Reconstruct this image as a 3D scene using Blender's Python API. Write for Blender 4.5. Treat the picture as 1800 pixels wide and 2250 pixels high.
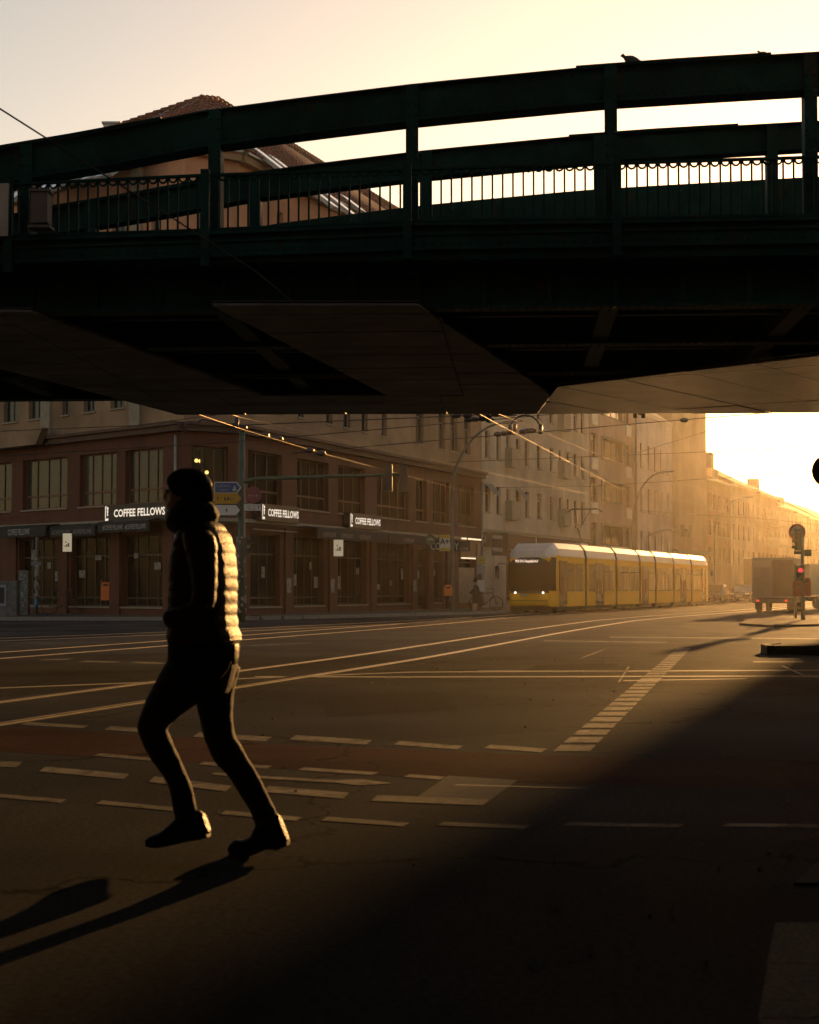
import bpy, math, random
from mathutils import Vector, Matrix
random.seed(7)
for _o in list(bpy.data.objects):
    bpy.data.objects.remove(_o, do_unlink=True)
S = bpy.context.scene
COL = S.collection
R = math.radians

# ------------------------------------------------------------------ camera
PITCH = math.atan(167 / 3750)
CAMZ = 1.2
cam_d = bpy.data.cameras.new('camera')
cam_d.sensor_fit = 'HORIZONTAL'; cam_d.sensor_width = 24; cam_d.lens = 50
cam_d.clip_start = 0.1; cam_d.clip_end = 3000
cam_d.dof.use_dof = True; cam_d.dof.focus_distance = 45; cam_d.dof.aperture_fstop = 5.0
cam = bpy.data.objects.new('camera', cam_d); COL.objects.link(cam)
cam.location = (0, 0, CAMZ); cam.rotation_euler = (R(90) + PITCH, 0, 0)
S.camera = cam

# ------------------------------------------------------------------ world, sun, exposure
SUN_AZ, SUN_EL = R(17.0), R(6.4)
world = bpy.data.worlds.new('World'); S.world = world; world.use_nodes = True
wn = world.node_tree.nodes; wl = world.node_tree.links
wn.clear()
sky = wn.new('ShaderNodeTexSky'); sky.sky_type = 'NISHITA'; sky.sun_disc = False
sky.sun_elevation = SUN_EL; sky.sun_rotation = SUN_AZ
sky.air_density = 1.0; sky.dust_density = 0.7; sky.ozone_density = 1.0
tint = wn.new('ShaderNodeMix'); tint.data_type = 'RGBA'; tint.blend_type = 'MULTIPLY'
tint.inputs[0].default_value = 1.0
tint.inputs[7].default_value = (1.0, 0.755, 0.62, 1)     # the photograph's warm white balance, over the whole sky alike
bg = wn.new('ShaderNodeBackground'); bg.inputs[1].default_value = 0.13
wo = wn.new('ShaderNodeOutputWorld')
wl.new(sky.outputs[0], tint.inputs[6]); wl.new(tint.outputs[2], bg.inputs[0]); wl.new(bg.outputs[0], wo.inputs[0])

sun_d = bpy.data.lights.new('sun', 'SUN'); sun_d.energy = 4.0; sun_d.angle = R(0.6); sun_d.color = (1.0, 0.51, 0.155)
sun = bpy.data.objects.new('sun', sun_d); COL.objects.link(sun)
sdir = Vector((math.sin(SUN_AZ) * math.cos(SUN_EL), math.cos(SUN_AZ) * math.cos(SUN_EL), math.sin(SUN_EL)))
sun.rotation_euler = (-sdir).to_track_quat('-Z', 'Y').to_euler()
sun.location = (30, 100, 40)
S.view_settings.view_transform = 'Standard'; S.view_settings.look = 'None'
S.view_settings.exposure = 0.94; S.view_settings.gamma = 1.0
S.view_settings.use_curve_mapping = False

# ------------------------------------------------------------------ measuring helpers (photograph pixels -> metres at a known depth)
cp, sp = math.cos(PITCH), math.sin(PITCH)
def zat(py, Y):
    v = (1125 - py) / 3750
    return CAMZ + Y * (sp + v * cp) / (cp - v * sp)
def xat(px, Y, py=1292):
    v = (1125 - py) / 3750
    return Y * ((px - 900) / 3750) / (cp - v * sp)
def gnd(px, py, z=0.0):
    v = (1125 - py) / 3750
    t = (z - CAMZ) / (sp + v * cp)
    return Vector((t * (px - 900) / 3750, t * (cp - v * sp), z))
def along(px, O, d, z=3.0):
    # distance along a wall line from O in direction d at which column px meets it
    u = (px - 900) / 3750
    h = (z - CAMZ) * sp
    return (u * (O[1] * cp + h) - O[0]) / (d[0] - u * d[1] * cp)

# ------------------------------------------------------------------ materials
MATS = {}
def mat(name, col, rough=0.7, var=0.25, scale=3.0, bump=0.0, bscale=None, metal=0.0, spec=0.5, emit=None, estr=0.0,
        col2=None, big=None, sheen=0.0, coat=0.0, alpha_glass=False, stretch=None):
    if name in MATS: return MATS[name]
    m = bpy.data.materials.new(name); m.use_nodes = True
    nt = m.node_tree; n = nt.nodes; l = nt.links; n.clear()
    out = n.new('ShaderNodeOutputMaterial'); p = n.new('ShaderNodeBsdfPrincipled')
    l.new(p.outputs[0], out.inputs[0])
    p.inputs['Roughness'].default_value = rough; p.inputs['Metallic'].default_value = metal
    p.inputs['Specular IOR Level'].default_value = spec
    p.inputs['Sheen Weight'].default_value = sheen; p.inputs['Coat Weight'].default_value = coat
    tc = n.new('ShaderNodeTexCoord')
    vec = tc.outputs['Object']
    if stretch:
        mp = n.new('ShaderNodeMapping'); mp.inputs['Scale'].default_value = stretch
        l.new(vec, mp.inputs[0]); vec = mp.outputs[0]
    nz = n.new('ShaderNodeTexNoise'); nz.inputs['Scale'].default_value = scale; nz.inputs['Detail'].default_value = 6
    nz.inputs['Roughness'].default_value = 0.65
    l.new(vec, nz.inputs['Vector'])
    rmp = n.new('ShaderNodeValToRGB')
    c2 = col2 or tuple(c * (1 + var) for c in col); c1 = tuple(c * (1 - var) for c in col)
    rmp.color_ramp.elements[0].position = 0.3; rmp.color_ramp.elements[1].position = 0.7
    rmp.color_ramp.elements[0].color = (*c1, 1); rmp.color_ramp.elements[1].color = (*c2, 1)
    l.new(nz.outputs[0], rmp.inputs[0])
    colout = rmp.outputs[0]
    if big:
        nb = n.new('ShaderNodeTexNoise'); nb.inputs['Scale'].default_value = big; nb.inputs['Detail'].default_value = 3
        l.new(tc.outputs['Object'], nb.inputs['Vector'])
        mr = n.new('ShaderNodeMapRange'); mr.inputs[1].default_value = 0.3; mr.inputs[2].default_value = 0.7
        mr.inputs[3].default_value = 0.6; mr.inputs[4].default_value = 1.3
        l.new(nb.outputs[0], mr.inputs[0])
        mx = n.new('ShaderNodeMix'); mx.data_type = 'RGBA'; mx.blend_type = 'MULTIPLY'; mx.inputs[0].default_value = 1
        l.new(colout, mx.inputs[6]); l.new(mr.outputs[0], mx.inputs[7]); colout = mx.outputs[2]
    l.new(colout, p.inputs['Base Color'])
    rr = n.new('ShaderNodeMapRange'); rr.inputs[3].default_value = max(0.02, rough - 0.1); rr.inputs[4].default_value = min(1, rough + 0.1)
    l.new(nz.outputs[0], rr.inputs[0]); l.new(rr.outputs[0], p.inputs['Roughness'])
    if bump:
        nb2 = n.new('ShaderNodeTexNoise'); nb2.inputs['Scale'].default_value = bscale or scale * 4; nb2.inputs['Detail'].default_value = 5
        l.new(vec, nb2.inputs['Vector'])
        bp = n.new('ShaderNodeBump'); bp.inputs['Strength'].default_value = bump; bp.inputs['Distance'].default_value = 0.02
        l.new(nb2.outputs[0], bp.inputs['Height']); l.new(bp.outputs[0], p.inputs['Normal'])
    if emit:
        p.inputs['Emission Color'].default_value = (*emit, 1); p.inputs['Emission Strength'].default_value = estr
    if alpha_glass:
        tr = n.new('ShaderNodeBsdfTransparent'); tr.inputs[0].default_value = (0.55, 0.55, 0.5, 1)
        fr = n.new('ShaderNodeFresnel'); fr.inputs[0].default_value = 1.5
        ad = n.new('ShaderNodeMath'); ad.operation = 'ADD'; ad.inputs[1].default_value = 0.12
        l.new(fr.outputs[0], ad.inputs[0])
        mxs = n.new('ShaderNodeMixShader'); l.new(ad.outputs[0], mxs.inputs[0]); l.new(tr.outputs[0], mxs.inputs[1])
        l.new(p.outputs[0], mxs.inputs[2]); l.new(mxs.outputs[0], out.inputs[0])
    MATS[name] = m
    return m

def brick_mat(name, c1, c2, mortar, sx=4.0, sy=13.0):
    if name in MATS: return MATS[name]
    m = mat(name, c1, 0.85, 0.3, 2.0)
    nt = m.node_tree; n = nt.nodes; l = nt.links
    p = [x for x in n if x.type == 'BSDF_PRINCIPLED'][0]
    tc = [x for x in n if x.type == 'TEX_COORD'][0]
    old = p.inputs['Base Color'].links[0].from_socket
    sepx = n.new('ShaderNodeSeparateXYZ'); l.new(tc.outputs['Object'], sepx.inputs[0])
    cb = n.new('ShaderNodeCombineXYZ'); l.new(sepx.outputs[0], cb.inputs[0]); l.new(sepx.outputs[2], cb.inputs[1])
    b = n.new('ShaderNodeTexBrick'); b.inputs['Scale'].default_value = 1.0
    b.inputs['Brick Width'].default_value = 1 / sx; b.inputs['Row Height'].default_value = 1 / sy
    b.inputs['Mortar Size'].default_value = 0.008
    b.inputs['Color1'].default_value = (*c1, 1); b.inputs['Color2'].default_value = (*c2, 1); b.inputs['Mortar'].default_value = (*mortar, 1)
    l.new(cb.outputs[0], b.inputs['Vector'])
    mx = n.new('ShaderNodeMix'); mx.data_type = 'RGBA'; mx.inputs[0].default_value = 0.5
    l.new(old, mx.inputs[6]); l.new(b.outputs[0], mx.inputs[7]); l.new(mx.outputs[2], p.inputs['Base Color'])
    return m

# ------------------------------------------------------------------ mesh helpers
class MB:
    def __init__(s): s.v = []; s.f = []; s.m = []; s.sm = []
    def face(s, pts, mi=0, sm=False):
        i = len(s.v); s.v += [tuple(p) for p in pts]; s.f.append(tuple(range(i, i + len(pts)))); s.m.append(mi); s.sm.append(sm)
    def box(s, x0, x1, y0, y1, z0, z1, mi=0):
        i = len(s.v)
        s.v += [(x0, y0, z0), (x1, y0, z0), (x1, y1, z0), (x0, y1, z0), (x0, y0, z1), (x1, y0, z1), (x1, y1, z1), (x0, y1, z1)]
        for q in ((0, 3, 2, 1), (4, 5, 6, 7), (0, 1, 5, 4), (1, 2, 6, 5), (2, 3, 7, 6), (3, 0, 4, 7)):
            s.f.append(tuple(i + k for k in q)); s.m.append(mi); s.sm.append(False)
        return s
    def obox(s, a, b, w, h, mi=0, up=(0, 0, 1)):
        # a bar from a to b with a w x h section
        a = Vector(a); b = Vector(b); t = (b - a).normalized(); u = Vector(up)
        sd = t.cross(u)
        if sd.length < 1e-4: sd = t.cross(Vector((1, 0, 0)))
        sd.normalize(); u = sd.cross(t).normalized()
        r = [[p + sd * (w / 2 * i) + u * (h / 2 * j) for i, j in ((-1, -1), (1, -1), (1, 1), (-1, 1))] for p in (a, b)]
        return s.loft(r, mi=mi, sm=False)
    def loft(s, rings, cap=True, mi=0, sm=True, closed=True):
        i0 = len(s.v); n = len(rings[0])
        for r in rings: s.v += [tuple(p) for p in r]
        for k in range(len(rings) - 1):
            for j in range(n if closed else n - 1):
                j2 = (j + 1) % n
                s.f.append((i0 + k * n + j, i0 + k * n + j2, i0 + (k + 1) * n + j2, i0 + (k + 1) * n + j)); s.m.append(mi); s.sm.append(sm)
        if cap:
            s.f.append(tuple(i0 + j for j in reversed(range(n)))); s.m.append(mi); s.sm.append(False)
            s.f.append(tuple(i0 + (len(rings) - 1) * n + j for j in range(n))); s.m.append(mi); s.sm.append(False)
        return s
    def tube(s, pts, r, n=8, mi=0, cap=True):
        pts = [Vector(p) for p in pts]; rs = r if isinstance(r, (list, tuple)) else [r] * len(pts)
        rings = []; prev = None
        for k, p in enumerate(pts):
            t = (pts[min(k + 1, len(pts) - 1)] - pts[max(k - 1, 0)]).normalized()
            if prev is None:
                a = t.cross(Vector((0, 0, 1)))
                if a.length < 1e-3: a = t.cross(Vector((1, 0, 0)))
            else:
                a = prev - t * prev.dot(t)
            a.normalize(); prev = a; b = t.cross(a)
            rings.append([p + a * (rs[k] * math.cos(2 * math.pi * j / n)) + b * (rs[k] * math.sin(2 * math.pi * j / n)) for j in range(n)])
        return s.loft(rings, cap, mi)
    def prism(s, poly, z0, z1, mi=0):
        return s.loft([[(x, y, z0) for x, y in poly], [(x, y, z1) for x, y in poly]], mi=mi, sm=False)
    def extr(s, poly, y0, y1, mi=0):
        # polygon in x,z pushed along y
        return s.loft([[(x, y0, z) for x, z in poly], [(x, y1, z) for x, z in poly]], mi=mi, sm=False)
    def disc(s, c, r, y0, y1, n=24, mi=0):
        return s.extr([(c[0] + r * math.cos(2 * math.pi * k / n), c[1] + r * math.sin(2 * math.pi * k / n)) for k in range(n)], y0, y1, mi)
    def ball(s, c, r, n=10, mi=0, sc=(1, 1, 1)):
        rings = []
        for k in range(1, n):
            th = math.pi * k / n
            rings.append([(c[0] + sc[0] * r * math.sin(th) * math.cos(2 * math.pi * j / n), c[1] + sc[1] * r * math.sin(th) * math.sin(2 * math.pi * j / n),
                           c[2] - sc[2] * r * math.cos(th)) for j in range(n)])
        return s.loft(rings, True, mi)
    def mesh(s, name, mats):
        me = bpy.data.meshes.new(name); me.from_pydata(s.v, [], s.f)
        for m in (mats if isinstance(mats, (list, tuple)) else [mats]): me.materials.append(m)
        me.polygons.foreach_set('material_index', s.m); me.polygons.foreach_set('use_smooth', s.sm)
        me.update(); return me

def link(name, data, parent=None, loc=(0, 0, 0), rz=0.0):
    o = bpy.data.objects.new(name, data); COL.objects.link(o)
    o.location = loc; o.rotation_euler = (0, 0, rz)
    if parent is not None: o.parent = parent
    return o
def part(name, mb, mats, parent, loc=(0, 0, 0), rz=0.0):
    return link(name, mb.mesh(name, mats) if isinstance(mb, MB) else mb, parent, loc, rz)
def tag(o, label, cat, group=None, kind=None):
    if label: o['label'] = label
    if cat: o['category'] = cat
    if group: o['group'] = group
    if kind: o['kind'] = kind
    return o
def thing(name, label, cat, loc=(0, 0, 0), rz=0.0, group=None):
    return tag(link(name, None, None, loc, rz), label, cat, group)
def single(name, mb, mats, label, cat, loc=(0, 0, 0), rz=0.0, group=None):
    return tag(part(name, mb, mats, None, loc, rz), label, cat, group)
def struct(name, mb, mats, parent=None):
    o = part(name, mb, mats, parent)
    if parent is None: o['kind'] = 'structure'
    return o
def copy_tree(o, parent=None):
    c = o.copy(); COL.objects.link(c); c.parent = parent
    for ch in list(o.children): copy_tree(ch, c)
    return c
def text_mesh(s, h, mats, depth=0.01, xs=1.0, bold=0.0):
    cu = bpy.data.curves.new('lettering', 'FONT'); cu.body = s; cu.size = 1.0; cu.extrude = 0.0
    cu.offset = bold; cu.resolution_u = 2; cu.align_x = 'CENTER'
    o = bpy.data.objects.new('lettering', cu); COL.objects.link(o)
    dg = bpy.context.evaluated_depsgraph_get(); dg.update()
    me = bpy.data.meshes.new_from_object(o.evaluated_get(dg))
    bpy.data.objects.remove(o, do_unlink=True)
    k = h / 0.70
    for v in me.vertices:                     # stand the letters up: x right, z up, facing -y
        v.co = Vector((v.co.x * k * xs, 0, v.co.y * k))
    me.materials.clear()
    me.materials.append(mats)
    return me
def clip(poly, a, b):
    # keep what lies left of the line a->b
    out = []
    def side(p): return (b[0] - a[0]) * (p[1] - a[1]) - (b[1] - a[1]) * (p[0] - a[0])
    for i in range(len(poly)):
        p, q = poly[i], poly[(i + 1) % len(poly)]; sp_, sq = side(p), side(q)
        if sp_ >= 0: out.append(p)
        if sp_ * sq < 0:
            t = sp_ / (sp_ - sq); out.append((p[0] + (q[0] - p[0]) * t, p[1] + (q[1] - p[1]) * t))
    return out
def clip_to(poly, region):
    for i in range(len(region)):
        poly = clip(poly, region[i], region[(i + 1) % len(region)])
        if len(poly) < 3: return []
    return poly
def lerp_tab(tab, x):
    if x <= tab[0][0]: a, b = tab[0], tab[1]
    elif x >= tab[-1][0]: a, b = tab[-2], tab[-1]
    else:
        for a, b in zip(tab, tab[1:]):
            if a[0] <= x <= b[0]: break
    t = (x - a[0]) / (b[0] - a[0])
    return a[1] + (b[1] - a[1]) * t

# ------------------------------------------------------------------ palette
HAZE_D, HAZE_G = 0.00015, 0.90
M_asphalt = mat('asphalt', (0.052, 0.053, 0.054), 0.78, 0.45, 34.0, 0.25, 160.0, big=0.3, spec=0.0025)
M_red_asphalt = mat('red_asphalt', (0.074, 0.040, 0.034), 0.8, 0.25, 18.0, 0.2, 160.0, big=0.5, spec=0.002)
M_patch = mat('patched_asphalt', (0.15, 0.143, 0.125), 0.78, 0.25, 25.0, 0.25, 150.0, spec=0.004)
M_paint = mat('road_paint', (0.16, 0.145, 0.12), 0.72, 0.35, 14.0, 0.2, 120.0, big=2.0, spec=0.03)
M_steel = mat('rail_steel', (0.62, 0.50, 0.34), 0.32, 0.2, 5.0, metal=1.0)
M_groove = mat('rail_groove', (0.02, 0.02, 0.02), 0.8)
M_paving = mat('paving_slab', (0.10, 0.094, 0.084), 0.8, 0.35, 9.0, 0.4, 70.0, big=0.6, spec=0.02)
M_granite = mat('granite_slab', (0.17, 0.16, 0.13), 0.85, 0.6, 40.0, 0.8, 60.0, spec=0.03)
M_kerb = mat('kerb_granite', (0.24, 0.225, 0.20), 0.8, 0.3, 14.0, 0.4, 50.0, spec=0.03)
M_green = mat('viaduct_green_paint', (0.006, 0.038, 0.034), 0.6, 0.4, 3.0, 0.25, 30.0, big=0.6, spec=0.08)
M_soffit = mat('soffit_board', (0.085, 0.056, 0.034), 0.2, 0.35, 1.6, 0.2, 9.0, big=0.7, spec=0.8)
M_soffit_dark = mat('matt_soffit_board', (0.11, 0.125, 0.125), 0.6, 0.45, 1.6, 0.3, 9.0, big=0.7, spec=0.1)  # rougher, greyer boards than those of the right flare
M_redwall = brick_mat('red_clinker', (0.115, 0.036, 0.020), (0.08, 0.025, 0.015), (0.08, 0.045, 0.03))
M_tan = mat('tan_render', (0.30, 0.195, 0.115), 0.9, 0.15, 1.2, 0.2, 30.0, big=0.25)
M_orange = mat('orange_wall', (0.50, 0.25, 0.15), 0.9, 0.12, 1.2, 0.2, 30.0, big=0.25)  # more orange tone for the top part of the tan walls
M_cream = mat('cream_render', (0.54, 0.45, 0.33), 0.9, 0.14, 1.0, 0.2, 30.0, big=0.2)
M_pink = mat('pinkish_render', (0.45, 0.32, 0.24), 0.9, 0.14, 1.0, 0.2, 30.0, big=0.2)
M_white = mat('white_render', (0.6, 0.55, 0.48), 0.9, 0.10, 1.0, 0.2, 30.0, big=0.2)
M_brown = mat('brown_render', (0.38, 0.28, 0.18), 0.9, 0.14, 1.0, 0.2, 30.0, big=0.2)
M_trim = mat('pale_stone_trim', (0.28, 0.24, 0.18), 0.8, 0.2, 4.0)
M_darktrim = mat('dark_stone_trim', (0.10, 0.055, 0.04), 0.8, 0.25, 4.0)
M_frame_dark = mat('dark_window_frame', (0.045, 0.03, 0.022), 0.55)
M_frame_brown = mat('brown_window_frame', (0.12, 0.05, 0.03), 0.55)
M_frame_white = mat('grey_window_frame', (0.15, 0.135, 0.115), 0.7, spec=0.2)
M_glass = mat('window_glass', (0.02, 0.024, 0.026), 0.1, 0.2, 1.0, spec=0.35)
M_glass_b = mat('curtained_glass', (0.036, 0.038, 0.036), 0.12, 0.5, 2.5, spec=0.35, stretch=(6, 6, 0.4))
M_glass_c = mat('blind_glass', (0.06, 0.058, 0.05), 0.15, 0.35, 3.0, spec=0.35, stretch=(0.3, 0.3, 9))
M_clear = mat('clear_glass', (0.02, 0.022, 0.024), 0.08, 0.2, 1.0, spec=0.8, alpha_glass=True)
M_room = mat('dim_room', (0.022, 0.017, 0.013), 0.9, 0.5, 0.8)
M_tile = mat('red_roof_tile', (0.17, 0.058, 0.034), 0.85, 0.4, 3.5, 0.3, 20.0, big=0.4)
M_zinc = mat('zinc_sheet', (0.32, 0.32, 0.31), 0.5, 0.2, 3.0, metal=0.3)
M_black = mat('black_plastic', (0.018, 0.018, 0.018), 0.5)
M_metal = mat('grey_metal', (0.12, 0.116, 0.108), 0.65, 0.2, 6.0, metal=0.2)
M_polegreen = mat('green_pole_paint', (0.04, 0.075, 0.05), 0.55, 0.3, 6.0)
M_wire = mat('overhead_wire', (0.06, 0.05, 0.04), 0.35, metal=0.8)
M_copper = mat('copper_contact_wire', (0.34, 0.23, 0.13), 0.5, metal=0.9)
M_rubber = mat('rubber', (0.015, 0.015, 0.015), 0.9)
M_signwhite = mat('sign_white', (0.55, 0.53, 0.5), 0.45, 0.08)
M_signblack = mat('sign_black', (0.012, 0.012, 0.012), 0.5)
M_letter_lit = mat('lit_letter', (0.8, 0.75, 0.68), 0.5, emit=(1.0, 0.85, 0.68), estr=0.40)
M_letter = mat('printed_letter', (0.30, 0.30, 0.29), 0.6)
M_letter_dim = mat('faded_letter', (0.16, 0.155, 0.15), 0.6)
M_red_lit = mat('red_lamp', (0.5, 0.02, 0.02), 0.4, emit=(1.0, 0.03, 0.06), estr=0.8)
M_bulb = mat('warm_bulb', (0.8, 0.6, 0.3), 0.4, emit=(1.0, 0.55, 0.16), estr=6.0)
M_orange_bin = mat('orange_bin', (0.8, 0.2, 0.03), 0.5, 0.15)

# worn paint and cracked asphalt
def node_of(m, t): return [x for x in m.node_tree.nodes if x.type == t][0]
def over(m, fac_nodes, colour):
    nt = m.node_tree; p = node_of(m, 'BSDF_PRINCIPLED'); old = p.inputs['Base Color'].links[0].from_socket
    mx = nt.nodes.new('ShaderNodeMix'); mx.data_type = 'RGBA'
    nt.links.new(fac_nodes, mx.inputs[0]); nt.links.new(old, mx.inputs[6]); mx.inputs[7].default_value = (*colour, 1)
    nt.links.new(mx.outputs[2], p.inputs['Base Color'])
def thresh(m, kind, scale, lo, hi, out=0, stretch=None, amount=1.0, dist=0.0):
    nt = m.node_tree; tc = node_of(m, 'TEX_COORD'); vec = tc.outputs['Object']
    if stretch:
        mp = nt.nodes.new('ShaderNodeMapping'); mp.inputs['Scale'].default_value = stretch[:3]; mp.inputs['Rotation'].default_value = (0, 0, stretch[3] if len(stretch) > 3 else 0)
        nt.links.new(vec, mp.inputs[0]); vec = mp.outputs[0]
    if dist:
        nz = nt.nodes.new('ShaderNodeTexNoise'); nz.inputs['Scale'].default_value = 1.7; nz.inputs['Detail'].default_value = 5; nt.links.new(vec, nz.inputs['Vector'])
        ad = nt.nodes.new('ShaderNodeVectorMath'); ad.operation = 'MULTIPLY_ADD'; ad.inputs[1].default_value = (dist, dist, dist)
        nt.links.new(nz.outputs['Color'], ad.inputs[0]); nt.links.new(vec, ad.inputs[2]); vec = ad.outputs[0]
    if kind == 'voronoi':
        t = nt.nodes.new('ShaderNodeTexVoronoi'); t.feature = 'DISTANCE_TO_EDGE'
    else:
        t = nt.nodes.new('ShaderNodeTexNoise'); t.inputs['Detail'].default_value = 7; t.inputs['Roughness'].default_value = 0.7
    t.inputs['Scale'].default_value = scale; nt.links.new(vec, t.inputs['Vector'])
    mr = nt.nodes.new('ShaderNodeMapRange'); mr.clamp = True
    mr.inputs[1].default_value = lo; mr.inputs[2].default_value = hi; mr.inputs[3].default_value = 0; mr.inputs[4].default_value = amount
    nt.links.new(t.outputs[0], mr.inputs[0]); return mr.outputs[0]
over(M_paint, thresh(M_paint, 'noise', 5.0, 0.50, 0.60, amount=0.8), (0.045, 0.042, 0.038))
over(M_paint, thresh(M_paint, 'noise', 38.0, 0.58, 0.64, amount=0.7), (0.045, 0.042, 0.038))
for m_ in (M_asphalt, M_red_asphalt):
    over(m_, thresh(m_, 'voronoi', 0.22, 0.006, 0.0, dist=1.1, amount=0.85), (0.010, 0.0095, 0.009))
    over(m_, thresh(m_, 'noise', 0.9, 0.56, 0.72, stretch=(1.0, 0.12, 1, 0.26), amount=0.55), (0.016, 0.015, 0.014))
    over(m_, thresh(m_, 'noise', 150.0, 0.62, 0.70, amount=0.7), (0.12, 0.11, 0.10))
    over(m_, thresh(m_, 'noise', 2.3, 0.66, 0.72, amount=0.6), (0.012, 0.011, 0.010))
over(M_redwall, thresh(M_redwall, 'noise', 1.1, 0.48, 0.68, stretch=(1.0, 1.0, 0.22), amount=0.75), (0.035, 0.018, 0.012))
over(M_redwall, thresh(M_redwall, 'noise', 7.0, 0.58, 0.70, amount=0.5), (0.16, 0.075, 0.045))
for m_ in (M_tan, M_cream, M_pink, M_brown, M_white):
    over(m_, thresh(m_, 'noise', 0.8, 0.52, 0.75, stretch=(1.0, 1.0, 0.15), amount=0.45), (0.14, 0.10, 0.065))
over(M_green, thresh(M_green, 'noise', 3.5, 0.60, 0.68, stretch=(1.0, 1.0, 0.35), amount=0.7), (0.05, 0.022, 0.012))
over(M_soffit, thresh(M_soffit, 'noise', 1.2, 0.54, 0.66, amount=0.7), (0.02, 0.014, 0.01))
# ================================================================== ground
b = MB(); b.face([(-170, -40, -0.03), (380, -40, -0.03), (380, 720, -0.03), (-170, 720, -0.03)])
struct('ground', b, M_asphalt)
b = MB(); b.face([(-160, -35, 0), (370, -35, 0), (370, 710, 0), (-160, 710, 0)])
road = struct('road', b, M_asphalt)

def sheet(name, pts, m, z):
    b = MB(); c = [Vector((p[0], p[1], z)) for p in pts]; b.face(c)
    if (c[1] - c[0]).cross(c[2] - c[0]).z < 0:
        b = MB(); b.face(list(reversed(c)))
    return part(name, b, m, road)
def q(*px): return [gnd(*p) for p in px]
# red cycle lane crossing the junction
sheet('cycle_lane', q((-120, 1600), (60, 1598), (640, 1637), (1250, 1662), (1500, 1668), (1900, 1672), (1900, 1735), (1200, 1722), (860, 1705), (300, 1668), (-120, 1645)), M_red_asphalt, 0.0012)
def dash(x0, y0, x1, y1, t, sl=14, m=None):
    # a painted dash: upper edge from (x0,y0) to (x1,y1), t thick, slanted ends
    sheet('lane_dash', q((x0, y0), (x1, y1), (x1 - sl, y1 + t), (x0 - sl, y0 + t)), m or M_paint, 0.003)
for a in ((60, 1587, 195, 1595, 6), (243, 1596, 330, 1602, 8), (437, 1610, 598, 1620, 10), (650, 1616, 818, 1627, 10), (878, 1629, 1018, 1640, 8), (1077, 1637, 1203, 1646, 8),
          (220, 1656, 352, 1668, 5), (449, 1675, 600, 1684, 6), (668, 1687, 833, 1698, 6), (900, 1702, 980, 1708, 6),
          (-60, 1672, 50, 1675, 12), (100, 1685, 285, 1702, 11), (340, 1707, 510, 1728, 12), (590, 1728, 768, 1743, 13), (830, 1748, 1075, 1758, 13),
          (-40, 1742, 146, 1758, 7), (225, 1760, 392, 1776, 7), (497, 1782, 664, 1797, 8), (720, 1796, 900, 1809, 8), (975, 1807, 1166, 1815, 8),
          (1250, 1808, 1505, 1812, 7), (1600, 1810, 1830, 1813, 7)):
    dash(*a)
# cycle arrow
sheet('cycle_arrow', q((470, 1698), (560, 1705), (740, 1715), (795, 1713), (860, 1722), (790, 1727), (740, 1721), (560, 1711), (465, 1703)), M_paint, 0.003)
# lighter repair patch
sheet('repair_patch', q((985, 1705), (1138, 1715), (1060, 1771), (905, 1760)), M_patch, 0.002)
# row of block markings leading away
n = 31
for k in range(n):
    A = Vector((1.19, 12.6)); B = Vector((5.5, 34.2))
    t0 = (k / n); t1 = (k + 0.72) / n
    a = A.lerp(B, t0); c = A.lerp(B, t1); w = Vector((0.135, 0))
    sheet('block_marking', [a - w, a + w, c + w, c - w], M_paint, 0.003)
# faint lane marks beyond the tracks
for a in ((1005, 1452, 1085, 1437, 4), (1150, 1421, 1190, 1414, 4), (1290, 1440, 1335, 1424, 10), (100, 1449, 165, 1447, 3), (190, 1452, 270, 1454, 3), (300, 1454, 372, 1457, 3), (560, 1418, 690, 1412, 2)):
    dash(*a, sl=20)
for pts in (((1050, 1473), (1380, 1474), (1380, 1476), (1050, 1475)), ((1195, 1407), (1465, 1411), (1465, 1413), (1195, 1409)), ((1340, 1399), (1800, 1403), (1800, 1405), (1340, 1401)),
            ((1655, 1453), (1765, 1453), (1765, 1456), (1655, 1456)), ((1740, 1485), (1830, 1486), (1830, 1489), (1740, 1488)), ((1715, 1463), (1722, 1463), (1770, 1484), (1762, 1484)),
            ((1380, 1465), (1384, 1465), (1362, 1500), (1357, 1500))):
    sheet('thin_line', q(*pts), M_paint, 0.003)
M_slot = mat('slot_drain', (0.012, 0.012, 0.012), 0.8)
for pts in (((-40, 1512.5), (900, 1476.5), (1900, 1471), (1900, 1474), (900, 1478), (-40, 1515)), ((560, 1486), (900, 1487), (1900, 1484), (1900, 1487), (900, 1489), (560, 1488)),
            ((1000, 1724), (1300, 1733), (1300, 1735), (1000, 1726)), ((1370, 1495), (1640, 1491), (1640, 1492.5), (1370, 1497))):
    sheet('slot_drain', q(*pts), M_slot, 0.0024)

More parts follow.
